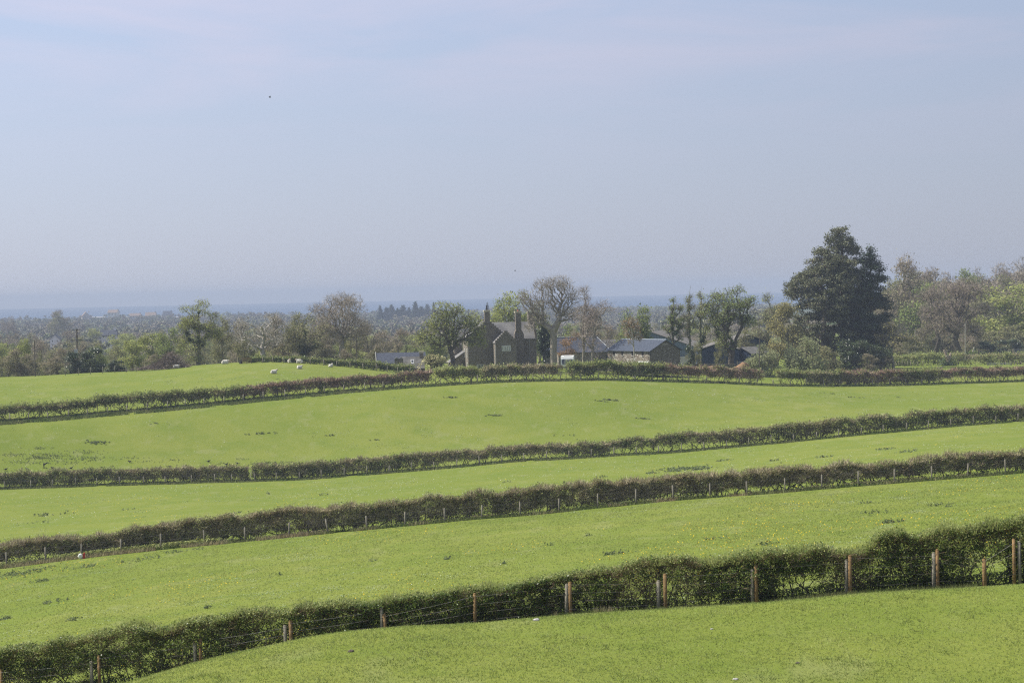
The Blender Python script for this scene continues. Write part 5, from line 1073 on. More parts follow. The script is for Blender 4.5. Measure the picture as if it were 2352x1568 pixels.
m_ = MB(); m_.box(-.02, .2, 8.8, 11.2, .28, .52); link('limewash_patch', m_.mesh('limewash_patch', m_paint), barn)
m_ = MB(); rgb = np.random.default_rng(3)
for i in range(26):
    x, z = rgb.uniform(.4, Wb - .4), rgb.uniform(.1, 3.3)
    if z > 2.7 and abs(x - Wb/2) > 2: continue
    m_.ell((x, 0, z), (rgb.uniform(.05, .12), .025, rgb.uniform(.04, .09)), 7, 4)
link('pale_stones', m_.mesh('pale_stones', m_render), barn)
m_ = MB(); m_.box(Wb/2 - .75, Wb/2 + .55, -.03, 0.004, 3.95, 4.08); link('stone_lintel', m_.mesh('stone_lintel', m_render), barn)
m_ = MB(); m_.tube((-.03, -.05, -1), (-.03, -.05, 2.85), .05, .05, 6); link('drainpipe', m_.mesh('drainpipe', m_black), barn)
# long building behind the caravan --------------------------------------
LY = 424.0; cl = P(1283, 834, LY); kk = LY / F
lb_ = thing('long_stone_building', 'long stone building with blue grey hipped roof behind the caravan', 'building', (cl[0], LY, cl[2]), R(4))
m_ = MB(); m_.box(0, 7.9, 0, 6, -1, 2.2); link('wall', m_.mesh('wall', m_barn), lb_); m_ = MB(); m_.box(7.91, 11.2, .15, 6, -1, 2.2); link('wall', m_.mesh('wall', m_gablest), lb_)  # bright and dark stone colours stand in for lit and unlit wall
m_ = MB(); a0, a1, b0, b1, z0, z1 = -.3, 11.5, -.3, 6.3, 2.21, 5.4
m_.add([(a0, b0, z0), (a1, b0, z0), (a1, b1, z0), (a0, b1, z0), (a0 + .2, 3, z1), (8.6, 3, z1)], [(0, 1, 5, 4), (2, 3, 4, 5)], [(1, 2, 5), (3, 0, 4)], [(3, 2, 1, 0)]); rr_ = link('roof', m_.mesh('roof', m_slate_b), lb_)
m_ = MB(); m_.tube((8.6, 2.96, 5.43), (a0, 2.96, 5.43), .08, .08, 5); m_.tube((8.6, 3, 5.43), (11.5, -.3, 2.25), .07, .07, 5); link('ridge', m_.mesh('ridge', m_iron), rr_)
m_ = MB(); m_.box(8.8, 9.35, .12, .4, .35, 1.35); link('window_opening', m_.mesh('window_opening', m_hole), lb_); m_ = MB(); m_.box(10.2, 10.95, .12, .4, -.9, 1.5); link('doorway', m_.mesh('doorway', m_hole), lb_)
g = P(1392, 834, 440); o = thing('slate_roofed_shed', 'shed with pale lichened roof behind the right end of the hipped building', 'shed', tuple(g), R(10)); gable_block(o, 0, 7.0, 0, 6, 2.6, 5.0, m_gablest, m_slate_l, 'x')
g = P(1250, 834, 446); o = thing('tin_roofed_outhouse', 'low outhouse glimpsed between thick grey trunk and hipped building', 'outhouse', tuple(g), R(3)); gable_block(o, 0, 5.0, 0, 5, 2.6, 4.2, m_gablest, m_tin, 'x')
# farm sheds --------------------------------------------------------------
def shed(label, u, v, Y, Wd, Ln, ze, zp, rz, wallm, roofm, lower=None, band=None, name='farm_shed'):
    g = P(u, v, Y); o = thing(name, label, 'shed', tuple(g), R(rz)); gable_block(o, -Wd/2, Wd/2, 0, Ln, ze, zp, wallm, roofm, 'y', over=.3)
    m_ = MB(); n_ = int(Wd / .45)
    for i in range(1, n_): x = -Wd/2 + i*Wd/n_; m_.box(x - .05, x + .05, -.05, -.003, (band or -1), ze + (zp - ze)*(1 - abs(x)/(Wd/2)) - .05)
    link('cladding_ribs', m_.mesh('cladding_ribs', wallm), o)
    if lower: m_ = MB(); m_.box(-Wd/2 + .02, Wd/2 - .02, -.16, -.052, -1, band or 1); link('lower_wall', m_.mesh('lower_wall', lower), o)
    return o
shed('largest farm shed, grey blue cladding under a long pale roof behind the barn', 1496, 838, 462, 25, 16, 3.3, 7.6, -14, m_blue_l, m_fibre, m_render, 1.9)
shed('dark blue clad shed with low pitched roof behind the thin ivied trees', 1651, 838, 412, 8.6, 14, 3.1, 4.5, -4, m_blue, m_fibre)
shed('smaller dark blue shed with pale grey roof right of the fan shaped trunk', 1704, 838, 414, 4.6, 7, 2.4, 3.6, -38, m_blue, m_slate_l)
shed('broad blackish blue shed half hidden behind the fan shaped tree', 1722, 838, 440, 13, 12, 4.0, 6.6, 4, m_blue, m_fibre)
# yard wall, heaps
def rubble_wall(label, u0, u1, Y, h, v=None):
    n_ = 14; m_ = MB(); pts = [P(u, v, Y) if v else place(u, Y) for u in np.linspace(u0, u1, n_)]; o0 = pts[0]
    o = thing('stone_wall', label, 'wall', tuple(o0))
    for a, b_ in zip(pts[:-1], pts[1:]):
        a = a - o0; b_ = b_ - o0; m_.box(a[0], b_[0] - .002, a[1], a[1] + .5, a[2] - .8, a[2] + h + rng.uniform(-.06, .06))
    link('stonework', m_.mesh('stonework', m_gablest), o); return o
rubble_wall('low stone yard wall below the blue sheds', 1570, 1690, 388, .9, 846); rubble_wall('low shaded stone wall behind the caravan', 1320, 1412, 400, 1.0, 843)
m_soil = mat('orange_soil', (.36, .22, .12), (.27, .16, .085), 1.5, bump=.5)
def heap(label, u, v, Y, w, h, m=m_soil, seed=1, name='soil_heap', cat='soil heap'):
    g = P(u, v, Y); o = thing(name, label, cat, tuple(g)); m_ = MB(); m_.ell((0, 0, -.3), (w, w*.8, h + .3), 18, 12, .5, seed); m_.ell((w*.8, .2, -.3), (w*.6, w*.5, h*.5 + .3), 14, 9, .5, seed + 3); m_.ell((-w*.9, .1, -.3), (w*.55, w*.5, h*.35 + .3), 14, 9, .5, seed + 5); link('heap', m_.mesh('heap', m), o)
heap('bright orange soil heap left of the willow bushes', 1703, 849, 376, 1.5, 1.25); heap('smaller shaded soil heap under the yard wall', 1634, 849, 382, 1.1, .8, seed=8)

# ------------------------------------------------------------ caravan, loader, gates, poles, small things
def caravan():
    g = P(1303, 849, 369); o = thing('caravan', 'white touring caravan with a wide dark front window beside the thick grey trunk', 'caravan', tuple(g), R(-4))
    w, h, Ln = 1.17, 2.35, 5.5; pr = [(0, .55), (-.16, .62), (-.16, 1.0), (-.02, 2.0), (.25, 2.5), (Ln - .3, 2.5), (Ln, 2.2), (Ln, .55)]
    m_ = MB(); m_.poly([(-w, y, z) for y, z in pr], (2*w, 0, 0)); link('body', m_.mesh('body', m_paint), o)
    m_ = MB(); m_.add([(-.88, -.15, 1.02), (.88, -.15, 1.02), (1.0, -.10, 1.5), (.86, -.035, 2.0), (-.86, -.035, 2.0), (-1.0, -.10, 1.5), (-.88, -.19, 1.02), (.88, -.19, 1.02), (1.0, -.14, 1.5), (.86, -.075, 2.0), (-.86, -.075, 2.0), (-1.0, -.14, 1.5)], [(6, 7, 8, 9, 10, 11)], [(0, 1, 7, 6), (1, 2, 8, 7), (2, 3, 9, 8), (3, 4, 10, 9), (4, 5, 11, 10), (5, 0, 6, 11)]); f = link('window', m_.mesh('window', m_glass), o)
    m_ = MB(); m_.add([(-.42, -.115, 1.72), (.42, -.115, 1.72), (.5, -.085, 1.95), (-.5, -.085, 1.95), (-.42, -.135, 1.72), (.42, -.135, 1.72), (.5, -.105, 1.95), (-.5, -.105, 1.95)], [(4, 5, 6, 7), (0, 1, 5, 4), (1, 2, 6, 5), (2, 3, 7, 6), (3, 0, 4, 7)]); link('blind', m_.mesh('blind', m_render), f)
    m_ = MB(); m_.box(-.5, -.34, -.21, -.17, 1.04, 1.68); m_.box(.34, .5, -.21, -.17, 1.04, 1.68); link('curtain', m_.mesh('curtain', m_iron), f)
    m_ = MB(); m_.box(-.7, .7, 1.6, 3.2, 2.501, 2.62); link('roof_light', m_.mesh('roof_light', m_render), o)
    for sx in (-1, 1): m_ = MB(); m_.tube((sx*1.05 - .1, 2.7, .02), (sx*1.05 + .1, 2.7, .02), .33, .33, 14); m_2 = [v_ + np.array((0, 0, .31)) for v_ in m_.v]; m_.v = m_2; link('wheel', m_.mesh('wheel', m_black), o)
    m_ = MB(); m_.tube((0, -.15, .5), (0, -1.4, .45), .05, .05, 6); m_.tube((0, -1.35, .45), (0, -1.35, 0), .04, .04, 6); link('towbar', m_.mesh('towbar', m_iron), o)
caravan()
m_red = mat('red_paint', (.55, .05, .04), (.45, .04, .03), 3, rough=.5)
def loader():
    g = P(1497, 840, 392); o = thing('farm_loader', 'red and white loader parked behind the right end of the stone barn', 'tractor', tuple(g), R(15))
    m_ = MB(); m_.box(-.9, 1.1, -.7, .7, .5, 1.1); m_.box(-.5, .4, -.6, .6, 1.1, 1.3); link('body', m_.mesh('body', m_red), o)
    m_ = MB(); m_.box(-.6, .3, -.55, .55, 1.301, 2.1); link('cab', m_.mesh('cab', m_glass), o); m_ = MB(); m_.box(-.7, .4, -.62, .62, 2.102, 2.2); link('cab_roof', m_.mesh('cab_roof', m_paint), o)
    m_ = MB(); m_.path([(.0, -.75, 1.4), (.9, -.8, 1.75), (1.7, -.8, 1.5), (2.3, -.8, .7)], [.14, .14, .13, .11], 8); link('loader_arm', m_.mesh('loader_arm', m_paint), o)
    m_ = MB(); m_.poly([(2.2, -1.2, .2), (2.2, -1.2, .8), (2.9, -1.2, .25)], (0, 1.6, 0)); link('bucket', m_.mesh('bucket', m_paint), o)
    for x in (-.7, 1.0):
        for y in (-.75, .75): m_ = MB(); m_.tube((x, y - .14, .45), (x, y + .14, .45), .45, .45, 14); link('wheel', m_.mesh('wheel', m_black), o)
    m_ = MB(); m_.tube((-.9, -.72, 1.0), (-.7, -.72, 2.0), .09, .09, 6); link('mast', m_.mesh('mast', m_red), o)
loader()
def trailer():
    g = P(1548, 842, 391); o = thing('flat_trailer', 'white flat trailer piled with pale pipes right of the loader', 'trailer', tuple(g), R(5))
    m_ = MB(); m_.box(-.9, 1.1, -.8, .8, .55, .72); link('bed', m_.mesh('bed', m_paint), o)
    for x in (-.4, .6): m_ = MB(); m_.tube((x, -.85, .3), (x, -.65, .3), .3, .3, 12); link('wheel', m_.mesh('wheel', m_black), o)
    for i in range(3): m_ = MB(); m_.tube((-1.0, -.4 + .3*i, .85 + .1*i), (1.3, -.3 + .3*i, 1.15), .07, .07, 7); link('pipe', m_.mesh('pipe', m_paint), o)
trailer()
def gate(label, u, v, Y, w, h, m, rails=5, rz=0, name='metal_gate', posts=True):
    g = P(u, v, Y); o = thing(name, label, 'gate', tuple(g), R(rz))
    m_ = MB()
    for i in range(rails): z = .25 + (h - .25)*i/(rails - 1); m_.tube((0, 0, z), (w, 0, z), .03, .03, 6)
    link('rails', m_.mesh('rails', m), o)
    m_ = MB()
    for x in (0, w*.33, w*.66, w): m_.tube((x, .0, .2), (x, 0, h + .02), .032, .032, 6)
    link('uprights', m_.mesh('uprights', m), o)
    if posts:
        for x in (-.18, w + .18): m_ = MB(); m_.tube((x, 0, -.4), (x, 0, h + .25), .1, .1, 7); link('post', m_.mesh('post', m_post_old), o)
gate('silver field gate in front of the lower right hand hedge', 2270, 845, 440, 4.9, 1.05, m_iron); gate('silver gate at the right edge below the wood', 2330, 813, 520, 3.6, 1.25, m_iron)
gate('silver hurdle of livestock rails by the small blue shed', 1696, 845, 398, 3.2, 1.2, m_iron, rz=4); gate('silver hurdle stacked at the end of the small blue shed', 1716, 843, 402, 2.4, 1.5, m_iron, rz=-8)
gate('dark timber rail gate on the grass left of the soil heap', 1653, 853, 372, 4.4, .55, m_stem, 2, name='timber_gate')
def hurdle():
    g = place(556, 367.0); o = thing('pallet_hurdle', 'orange brown slatted hurdle standing on the crest left of the sheep', 'hurdle', tuple(g), R(2))
    for i in range(5): m_ = MB(); z = .12 + i*.22; m_.box(0, 1.75, -.05, 0, z, z + .12); link('slat', m_.mesh('slat', m_post_new), o)
    for x in (-.02, .82, 1.66): m_ = MB(); m_.box(x, x + .1, .003, .12, -.2, 1.15); link('upright', m_.mesh('upright', m_post_old), o)
    m_ = MB(); m_.box(-.6, -.05, .5, .55, 0, .7); m_.box(-.35, -.3, -.1, .6, 0, .85); link('prop', m_.mesh('prop', m_post_old), o)
hurdle()
# brush pile
def brush():
    g = place(385, 371.5); o = thing('brush_pile', 'big heap of cut grey brown branches on the field crest', 'brush pile', tuple(g)); n = 3600
    rgq = np.random.default_rng(12); x = rgq.normal(0, 2.3, n); x = np.where(rgq.random(n) < .25, x - 2.0, x); top = 3.3*np.exp(-((x - .6)/2.3)**2) + .35*np.exp(-((x + 4)/1.8)**2); y = rgq.normal(0, .9, n); z = top*rgq.random(n)**.7*np.exp(-(y/1.7)**2)
    A = np.stack([x, y, z], 1); D = rgq.normal(0, 1, (n, 3)); D[:, 2] *= .45; D[:, 0] *= 1.4; D = D/np.linalg.norm(D, axis=1, keepdims=True)*rgq.uniform(.4, 1.3, n)[:, None]
    B = A + D; B[:, 2] = np.maximum(B[:, 2], .02); r = rgq.uniform(.012, .035, n); m_ = MB(); tubes(m_, A, B, r, r*.5, 3); link('branches', m_.mesh('branches', mat('dead_branches', (.19, .145, .115), (.30, .24, .19), 1.5, island=.45)), o); o['kind'] = 'thing'
    m_ = MB(); A = A[:16]; tubes(m_, A + (0, -.3, .1), A + D[:16]*1.4 + (0, -.3, .2), np.full(16, .045), np.full(16, .03), 5); link('limbs', m_.mesh('limbs', m_bark_pale), o)
brush()
# telegraph poles
def pole(label, u, vb, vt, Y, r=.12, arms=(), box=False, m=m_bark_dark, name='telegraph_pole', lean=0.):
    b_ = P(u, vb, Y); t_ = P(u + lean, vt, Y); o = thing(name, label, 'pole', tuple(b_)); h = t_[2] - b_[2]; lx = t_[0] - b_[0]
    m_ = MB(); m_.tube((0, 0, -2.0), (lx, 0, h), r, r*.75, 8); link('pole', m_.mesh('pole', m), o)
    for (zf, w) in arms:
        z = h*zf; xx = lx*zf; m_ = MB(); m_.box(xx - w, xx + w, -.2, -.1, z - .06, z + .06); a = link('crossarm', m_.mesh('crossarm', m_black), o)
        for sx in (-1, -.1, 1): m_ = MB(); m_.tube((xx + sx*w*.92, -.15, z + .06), (xx + sx*w*.92, -.15, z + .34), .06, .045, 7); link('insulator', m_.mesh('insulator', m_render), a)
    if box: m_ = MB(); m_.box(-.32, .32, -.65, -.13, h*.30, h*.47); m_.box(-.37, .37, -.7, -.1, h*.47, h*.485); m_.tube((-.2, -.4, h*.485), (-.2, -.4, h*.53), .05, .04, 6); m_.tube((.2, -.4, h*.485), (.2, -.4, h*.53), .05, .04, 6); link('transformer', m_.mesh('transformer', m_iron), o)
    return b_ + np.array((lx, -.15, h))
t0 = pole('slim brown telegraph pole at the left edge behind the field', 81, 868, 782, 372, .10, lean=-2)
t1 = pole('tall dark power pole with two crossarms and a transformer box on the left', 176.5, 848, 755, 410, .18, arms=((.98, .95), (.72, 1.25)), box=True)
t2 = pole('brown telegraph pole right of the big leafless tree', 819, 832, 768, 374, .11, lean=-1)
t3 = pole('thin dark telegraph pole in front of the willow bushes', 1744, 856, 768, 378, .085, lean=1)
pole('dark slim pole in the field, left of the twin pair', 2082, 815, 757, 505, .10); pole('pale slim pole just right of the dark one', 2086, 812, 762, 520, .10, m=m_bark_pale); pole('pale slim pole standing alone left of the leaning tree', 2102, 812, 757, 512, .12, m=m_bark_pale); pole('pale slim pole crossing the leaning bare tree', 2217, 810, 741, 500, .13, m=m_bark_pale)
def cable(label, pts, sag=1.5):
    m_ = MB(); o = thing('power_line', label, 'power line', tuple(pts[0])); A = np.array(pts[0]); 
    for a, b_ in zip(pts[:-1], pts[1:]):
        a = np.array(a) - A; b_ = np.array(b_) - A; q_ = [a + (b_ - a)*f - np.array((0, 0, 4*sag*f*(1 - f))) for f in np.linspace(0, 1, 13)]
        for p_, r_ in zip(q_[:-1], q_[1:]): m_.tube(p_, r_, .028, .028, 3)
    link('cable', m_.mesh('cable', m_black), o)
cable('drooping cable running right from the transformer pole', [t1 + np.array((1.1, 0, -2.2)), P(345, 782, 470), P(700, 775, 640)], 1.0); cable('pale cable running left from the slim left pole', [t0, P(-120, 805, 395)], .6)

# right hand hedges, fences, stump --------------------------------------
HL = [(u, v, y) for u, v, y in [(1950,838,452),(2037,840,455),(2150,841,458),(2352,842,462),(2700,842,470)]]
hedge('bright green left part of the lower right hand hedge', HL, 2037, 2165, 2, lambda u: np.full(np.shape(u), 2.3), 2.8, 520, .17, bumps(1.0, []), bumps(.0, []), m_twig_pink, m_leaf_fresh_lit, 91, stem_gap=1.5, stem_r=.06, tlen=.5, tw=.03)  # pale leaf colour carries this hedge's sunlit face
hedge('brown and green lower right hand hedge behind the silver gate', HL, 2188, 2460, 2, lambda u: np.full(np.shape(u), 2.5), 2.8, 480, .17, bumps(.7, [(2200, 2260, .4)]), bumps(.0, []), m_twig_pink, m_leaf_fresh_lit, 92, stem_gap=1.5, stem_r=.06, tlen=.5, tw=.03)  # sunlit look of the face painted in with the same pale leaves
HU = [(1950,812,530),(2037,815,530),(2352,816,530),(2700,816,530)]
hedge('low hedge across the upper right hand field under the wood', HU, 2040, 2460, 2, lambda u: np.full(np.shape(u), 1.3), 2.0, 260, .2, bumps(.9, []), bumps(.0, []), m_twig, m_lf_gr, 93, stem_gap=2, stem_r=.06, tlen=.5, tw=.03)
HC = [(u, v, Y + .8) for u, v, Y in CREST]
hedge('dark trimmed hedge along the crest behind the sheep', HC, 570, 950, 0, lambda u: np.interp(u, [570, 700, 860, 950], [.75, .9, 1.35, 1.2]), 1.3, 560, .13, bumps(1.0, []), bumps(.0, []), m_twig, m_leaf_dark, 94, stem_gap=1.2, stem_r=.04, tlen=.3, tw=.02)
pl = [(P(u, 841.5, 452), rng.uniform(.8, 1.1), None, rng.normal(0, .05)) for u in [2036,2048,2057,2064,2072,2079,2085,2092,2099,2108,2120,2310,2330,2338,2346,2354]]
fence('weathered post fence in front of the lower right hand hedge', pl, 1.3, .06, m_post_pale, 0)
pl = [(P(u, 813.5, 515), 1, None, 0) for u in [2245,2258,2272,2280,2289,2298,2307,2317,2326]]
fence('evenly spaced post fence below the wood near the right edge', pl, 1.35, .06, m_post_pale, 2)
g = P(2178, 843, 450); o = thing('tree_stump', 'broken tree stump with pale splintered top rising from dark ivy', 'tree stump', tuple(g))
m_ = MB(); m_.path([(0, 0, -.5), (.1, 0, 1.6), (-.5, 0, 3.0), (-.9, 0, 3.9)], [.5, .4, .33, .2], 9); m_.path([(.1, 0, 1.6), (.5, 0, 2.6), (.6, 0, 3.3)], [.35, .28, .15], 8); link('trunk', m_.mesh('trunk', mat('splintered_wood', (.48, .38, .30), (.34, .26, .20), 3, bump=.4)), o)
m_ = MB(); rgi = np.random.default_rng(4); q_ = rgi.normal(0, 1, (1500, 3)); q_ = np.stack([q_[:, 0]*.8*(1 + .3*np.abs(q_[:, 2])), q_[:, 1]*.6 - .1, np.abs(q_[:, 2])*1.1], 1); leaves(m_, q_, .16); link('ivy', m_.mesh('ivy', m_ivy), o)
g = P(2158, 851, 428); o = thing('fallen_branch', 'fallen dead branch lying on the grass below the broken stump', 'branch', tuple(g))
m_ = MB(); 
for a, b_, r_ in [((-3.2, 0, .1), (-1.5, 0, .5), .06), ((-1.5, 0, .5), (1.2, .2, .9), .09), ((-1.5, 0, .5), (-2.0, .1, 1.6), .05), ((-.2, 0, .7), (-.5, 0, 1.5), .04), ((-3.2, 0, .1), (-3.4, 0, 1.3), .05), ((-4.4, 0, .0), (-3.2, 0, .1), .04)]: m_.tube(a, b_, r_, r_*.6, 5)
link('branch', m_.mesh('branch', m_bark_pale), o)
g = P(2235, 818, 500); o = thing('tree_stump', 'small ivied stump beside the upper post fence', 'tree stump', tuple(g)); m_ = MB(); m_.path([(0, 0, -.5), (.1, 0, 1.3), (.3, 0, 2.3)], [.35, .3, .15], 7); link('trunk', m_.mesh('trunk', m_bark_pale), o); m_ = MB(); leaves(m_, rgi.normal(0, 1, (500, 3)) * (.5, .5, .5) + (0, -.2, .8), .14); link('ivy', m_.mesh('ivy', m_lf_gr), o)

# ------------------------------------------------------------ sheep
m_wool = mat('wool', (.74, .70, .60), (.62, .58, .48), 5, bump=.6, bscale=9)
m_face = mat('sheep_face', (.58, .42, .32), (.48, .34, .26), 5)
def sheep(label, u, v, y0, y1, rz, head=True, up=.0, sc=1.0):
    g = ground_at(u, v, y0, y1); o = thing('sheep', label, 'sheep', tuple(g), R(rz), group='sheep lying on the green knoll'); o.scale = (sc*.82,)*3
    bm_ = bpy.data.meshes.new('sk'); V_ = [(-.52, 0, .30), (-.28, 0, .40), (0, 0, .42), (.28, 0, .42), (.44, 0, .50), (.56, 0, .66 + up), (.70, 0, .70 + up), (.84, 0, .62 + up), (-.42, -.26, .14), (-.20, -.34, .07), (-.42, .26, .14), (-.20, .34, .07), (.36, -.20, .16), (.58, -.24, .06), (.36, .20, .16), (.58, .22, .06), (-.62, 0, .26)]
    E_ = [(0, 1), (1, 2), (2, 3), (3, 4), (4, 5), (5, 6), (6, 7), (0, 8), (8, 9), (0, 10), (10, 11), (3, 12), (12, 13), (3, 14), (14, 15), (0, 16)]
    rr_ = [.30, .36, .37, .33, .24, .16, .15, .085, .15, .07, .15, .07, .13, .055, .13, .055, .10]
    bm_.from_pydata(V_, E_, []); ob = bpy.data.objects.new('body', bm_); col.objects.link(ob)
    sk = ob.modifiers.new('skin', 'SKIN'); ss = ob.modifiers.new('sub', 'SUBSURF'); ss.levels = ss.render_levels = 2
    for i, sv in enumerate(bm_.skin_vertices[0].data): sv.radius = (rr_[i], rr_[i]); sv.use_root = (i == 2)
    dg = bpy.context.evaluated_depsgraph_get(); me = bpy.data.meshes.new_from_object(ob.evaluated_get(dg)); bpy.data.objects.remove(ob); me.materials.clear(); me.materials.append(m_wool); me.materials.append(m_face)
    me.polygons.foreach_set('use_smooth', np.ones(len(me.polygons), bool))
    for pl_ in me.polygons: 
        if pl_.center.x > .66 or pl_.center.z < .09 and abs(pl_.center.y) > .2 and pl_.center.x > .3: pl_.material_index = 1
    me.name = 'body'; link('body', me, o)
    for sy in (-1, 1): m_ = MB(); m_.ell((.60, sy*.17, .76 + up), (.045, .10, .03), 8, 5); link('ear', m_.mesh('ear', m_face, True), o)
    return o
sheep('sheep lying with its head raised, nearest of the group on the knoll', 629, 858, 310, 366, 8, up=.05, sc=1.12)
sheep('sheep lying below the pair at the crest, head turned away', 688, 847, 315, 368, 25, sc=1.0)
sheep('rightmost sheep, sitting up small on the slope of the knoll', 760, 843, 315, 368, 60, up=.1, sc=.95)
sheep('sheep at the crest lying facing the camera, left of the pair', 665, 833, 330, 369.5, -75, up=.12, sc=1.1)
sheep('larger sheep lying broadside, right of the pair at the crest', 688, 831.5, 330, 369.5, 172, up=.0, sc=1.25)
sheep('sheep half sunk behind the crest left of the hurdle', 517, 835.5, 340, 371, 4, up=-.1, sc=1.3)
sheep('dirty white sheep resting against the brush pile', 405, 846, 340, 370.5, 5, up=-.08, sc=1.2)
# crows
def crow(label, u, v, rz, tall=False, fly=False):
    g = ground_at(u, v, 271, 335); o = thing('crow', label, 'crow', tuple(g), R(rz), group='crows by the third hedge'); m_ = MB()
    if fly: o.location.z += .5; m_.ell((0, 0, 0), (.10, .09, .28), 9, 7); m_.ell((.02, 0, .30), (.06, .06, .08), 7, 5); m_.poly([(0, -.04, .15), (.45, -.06, .35), (.50, -.06, .22), (.05, -.04, -.10)], (0, -.02, 0)); m_.poly([(0, .06, .15), (-.12, .4, .0), (-.12, .38, -.2), (.0, .06, -.1)], (.02, 0, 0)); m_.poly([(-.05, 0, -.25), (.05, 0, -.25), (.10, 0, -.5), (-.10, 0, -.5)], (0, .02, 0))
    else:
        m_.ell((0, 0, .20), (.20, .10, .11), 10, 7); m_.ell((.20, 0, .30), (.075, .06, .07), 8, 6); m_.poly([(-.15, -.04, .20), (-.15, .04, .20), (-.40, .05, .15), (-.40, -.05, .15)], (0, 0, .03)); m_.tube((.26, 0, .30), (.35, 0, .28), .025, .005, 5)
        for sy in (-.04, .04): m_.tube((.02, sy, -.02), (.0, sy, .13), .012, .015, 4)
    link('body', m_.mesh('body', m_black, True), o)
CW = [(13,1081,'leftmost crow, at the left edge above the third hedge'),(62,1080,'second crow from the left above the third hedge'),(101,1076,'crow flapping upright just above the third hedge'),(121,1077,'crow just right of the flapping one'),(163,1077.5,'crow alone between flapping one and middle of the hedge'),(298,1063,'crow farthest up the field, away from the hedge'),(391,1074,'crow touching the hedge top in the middle of the row'),(479,1062,'crow higher up the field near the gap'),(520,1069.5,'crow on the hedge top left of the gap'),(545,1067,'rightmost crow, nearest the gap')]
for i, (u, v, lab) in enumerate(CW): crow(lab, u, v, [20, 150, 0, 200, 10, 170, 190, 0, 30, 160][i], fly=(i == 2))
def bird(label, u, v, Y, s):
    g = P(u, v, Y); o = thing('bird', label, 'bird', tuple(g), R(20)); m_ = MB(); m_.ell((0, 0, 0), (.22*s, .07*s, .07*s), 9, 6); m_.poly([(-.1*s, 0, 0), (.12*s, 0, 0), (.0, .5*s, .22*s), (-.12*s, .5*s, .22*s)], (0, 0, .015*s)); m_.poly([(-.1*s, 0, 0), (.12*s, 0, 0), (.0, -.5*s, .22*s), (-.12*s, -.5*s, .22*s)], (0, 0, .015*s)); link('body', m_.mesh('body', m_black), o)
bird('tiny dark bird high in the left part of the sky', 620, 224, 300, .8); bird('tiny bird low in the sky above the farmhouse', 1183, 622, 380, .7)
# feed sack, stones
g = ground_at(188, 1283, 120, 159.2); o = thing('feed_sack', 'white and red plastic sack caught at the foot of the second fence', 'sack', tuple(g), R(15)); m_ = MB(); m_.ell((-.1, 0, .22), (.20, .14, .24), 12, 8, .5, 3); link('sack', m_.mesh('sack', m_paint, True), o); m_ = MB(); m_.poly([(.06, -.12, .0), (.22, -.10, .02), (.26, -.1, .5), (.10, -.12, .42)], (.02, .2, 0)); link('red_panel', m_.mesh('red_panel', m_red), o)
for lab, u, v, s, mm in [('pale stone in the grass below the nearest hedge', 1232, 1425, .10, m_render), ('small dark clod in the nearest grass on the right', 1833, 1524, .07, m_stem), ('small pale stone near the bottom edge of the frame', 1690, 1561, .07, m_render), ('dark clod on the left shoulder of the nearest grass', 806, 1497, .09, m_stem), ('pale pebble in the middle of the nearest grass', 1635, 1445, .05, m_render)]:
    g = ground_at(u, v, 44, 66); o = link('stone', None, None) if False else None
    m_ = MB(); s *= .7; m_.ell((0, 0, s*.3), (s*1.4, s, s*.7), 10, 7, .6, int(u)); q_ = link('stone', m_.mesh('stone', mm), None, tuple(g)); tag(q_, lab, 'stone')

# ------------------------------------------------------------ far houses
def far_house(label, u, v, Y, w, dpt, ze, zp, rz, wallm, roofm, ridge='x', wins=3, name='far_house', chim=True):
    g = P(u, v, Y); o = thing(name, label, 'house', tuple(g), R(rz)); gable_block(o, -w/2, w/2, 0, dpt, ze, zp, wallm, roofm, ridge, over=.5, thick=.3, zb=-10)
    for i in range(wins): m_ = MB(); x = -w/2 + (i + .5)*w/max(wins, 1); m_.box(x - w*.05, x + w*.05, -.06, -.004, ze*.45, ze*.8); link('window', m_.mesh('window', m_glass), o)
    if chim: m_ = MB(); m_.box(w/2 - 1.6, w/2 - .4, dpt/2 - .6, dpt/2 + .6, zp - 1, zp + 1.5); link('chimney', m_.mesh('chimney', wallm), o)
m_white = mat('white_render', (.80, .79, .74), (.74, .73, .68), .5); m_rtile = mat('brown_tile', (.30, .22, .17), (.24, .18, .14), .5); m_gtile = mat('grey_tile', (.075, .08, .095), (.095, .10, .115), .5, spec=.05)
far_house('white house with brown roof standing out on the far coast', 258, 728, 2950, 15, 10, 6.5, 10.5, -12, m_white, m_rtile, wins=3)
far_house('small white gabled house among the trees on the left', 126, 790, 1150, 5.5, 8, 2.8, 5.4, 6, m_white, m_gtile, 'y', 2, chim=False)
far_house('grey roofed house with a white gable beyond the power pole', 250, 779, 1050, 8, 7, 2.2, 4.6, 8, m_white, m_gtile, wins=3)
far_house('low grey house left of the grey roofed one', 226, 781, 1080, 5, 5, 1.6, 3.2, 0, m_render, m_gtile, wins=2)
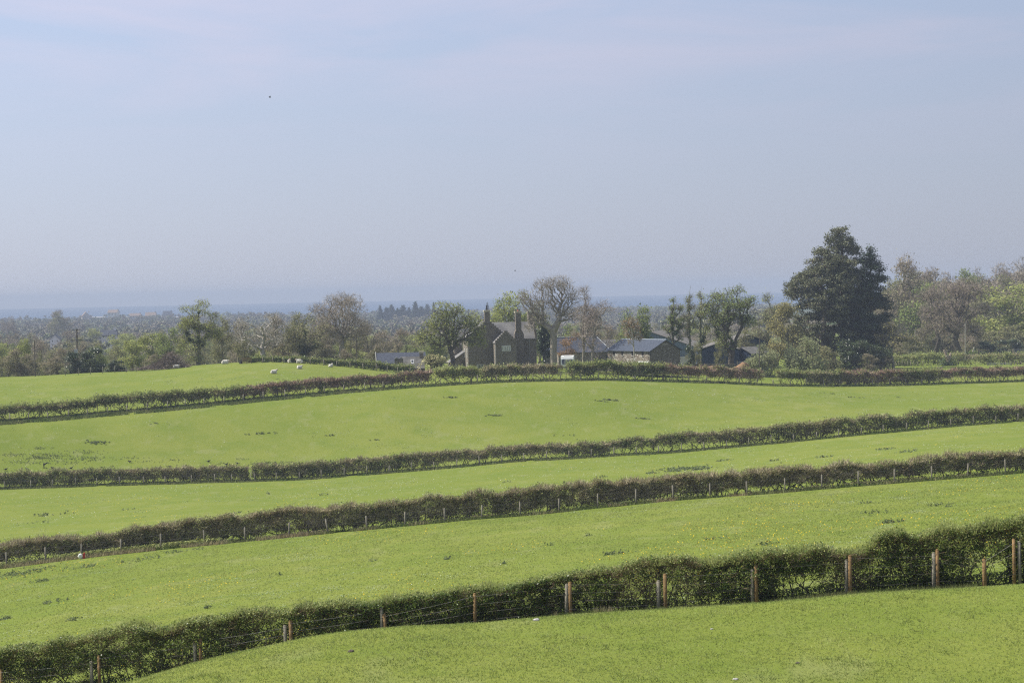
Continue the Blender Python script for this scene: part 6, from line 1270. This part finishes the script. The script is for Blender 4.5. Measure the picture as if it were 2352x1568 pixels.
far_house('brown roofed coastal bungalow right of the white house', 310, 730, 2900, 16, 10, 3, 6.5, 5, m_render, m_rtile, wins=4, name='coastal_house')
far_house('coastal bungalow with a hipped looking roof, further right', 345, 730, 2880, 15, 10, 3.2, 8, -5, m_render, m_rtile, wins=4, name='coastal_house')
far_house('rightmost coastal bungalow before the ivy clad tree', 385, 728, 2880, 13, 10, 3.2, 8.5, 8, m_render, m_gtile, wins=3, name='coastal_house')
far_house('brown gabled roof at the left end of the coastal row', 198, 731, 2800, 11, 10, 3, 9, 20, m_render, m_rtile, 'y', 2, name='coastal_house')
for i, (u, w, lab) in enumerate([(225, 22, 'white static caravan row left of the white coastal house'), (292, 14, 'short white static caravan row right of the white house'), (365, 26, 'long white static caravan row between the coastal bungalows'), (405, 18, 'white static caravan row at the right end of the coast')]):
    g = P(u, 732, 2980); o = thing('static_caravans', lab, 'mobile homes', tuple(g)); m_ = MB(); m_.box(-w/2, w/2, 0, 4, -9, 2.4); link('body', m_.mesh('body', m_white), o); m_ = MB(); m_.poly([(-w/2 - .2, -.2, 2.42), (-w/2 - .2, 4.2, 2.42), (-w/2 - .2, 2, 3.1)], (w + .4, 0, 0)); link('roof', m_.mesh('roof', m_render), o)
print('built')

# ------------------------------------------------------------ haze
hz = bpy.data.materials.new('haze_air'); hz.use_nodes = True; t = hz.node_tree; t.nodes.clear()
o_ = t.nodes.new('ShaderNodeOutputMaterial'); pv = t.nodes.new('ShaderNodeVolumePrincipled')
pv.inputs['Color'].default_value = (.47, .54, .66, 1); pv.inputs['Density'].default_value = 0.00023; pv.inputs['Anisotropy'].default_value = 0.0
t.links.new(pv.outputs[0], o_.inputs['Volume'])
mb = MB(); mb.box(-8600, 8600, -95, SEA_Y + 50, -12, CZ + 17)
hzo = link('haze', mb.mesh('haze', hz)); tag(hzo, 'pale blue spring haze over the lowland and the sea', 'haze', kind='stuff')
print('objects', len(bpy.data.objects), 'verts', sum(len(m.vertices) for m in bpy.data.meshes))
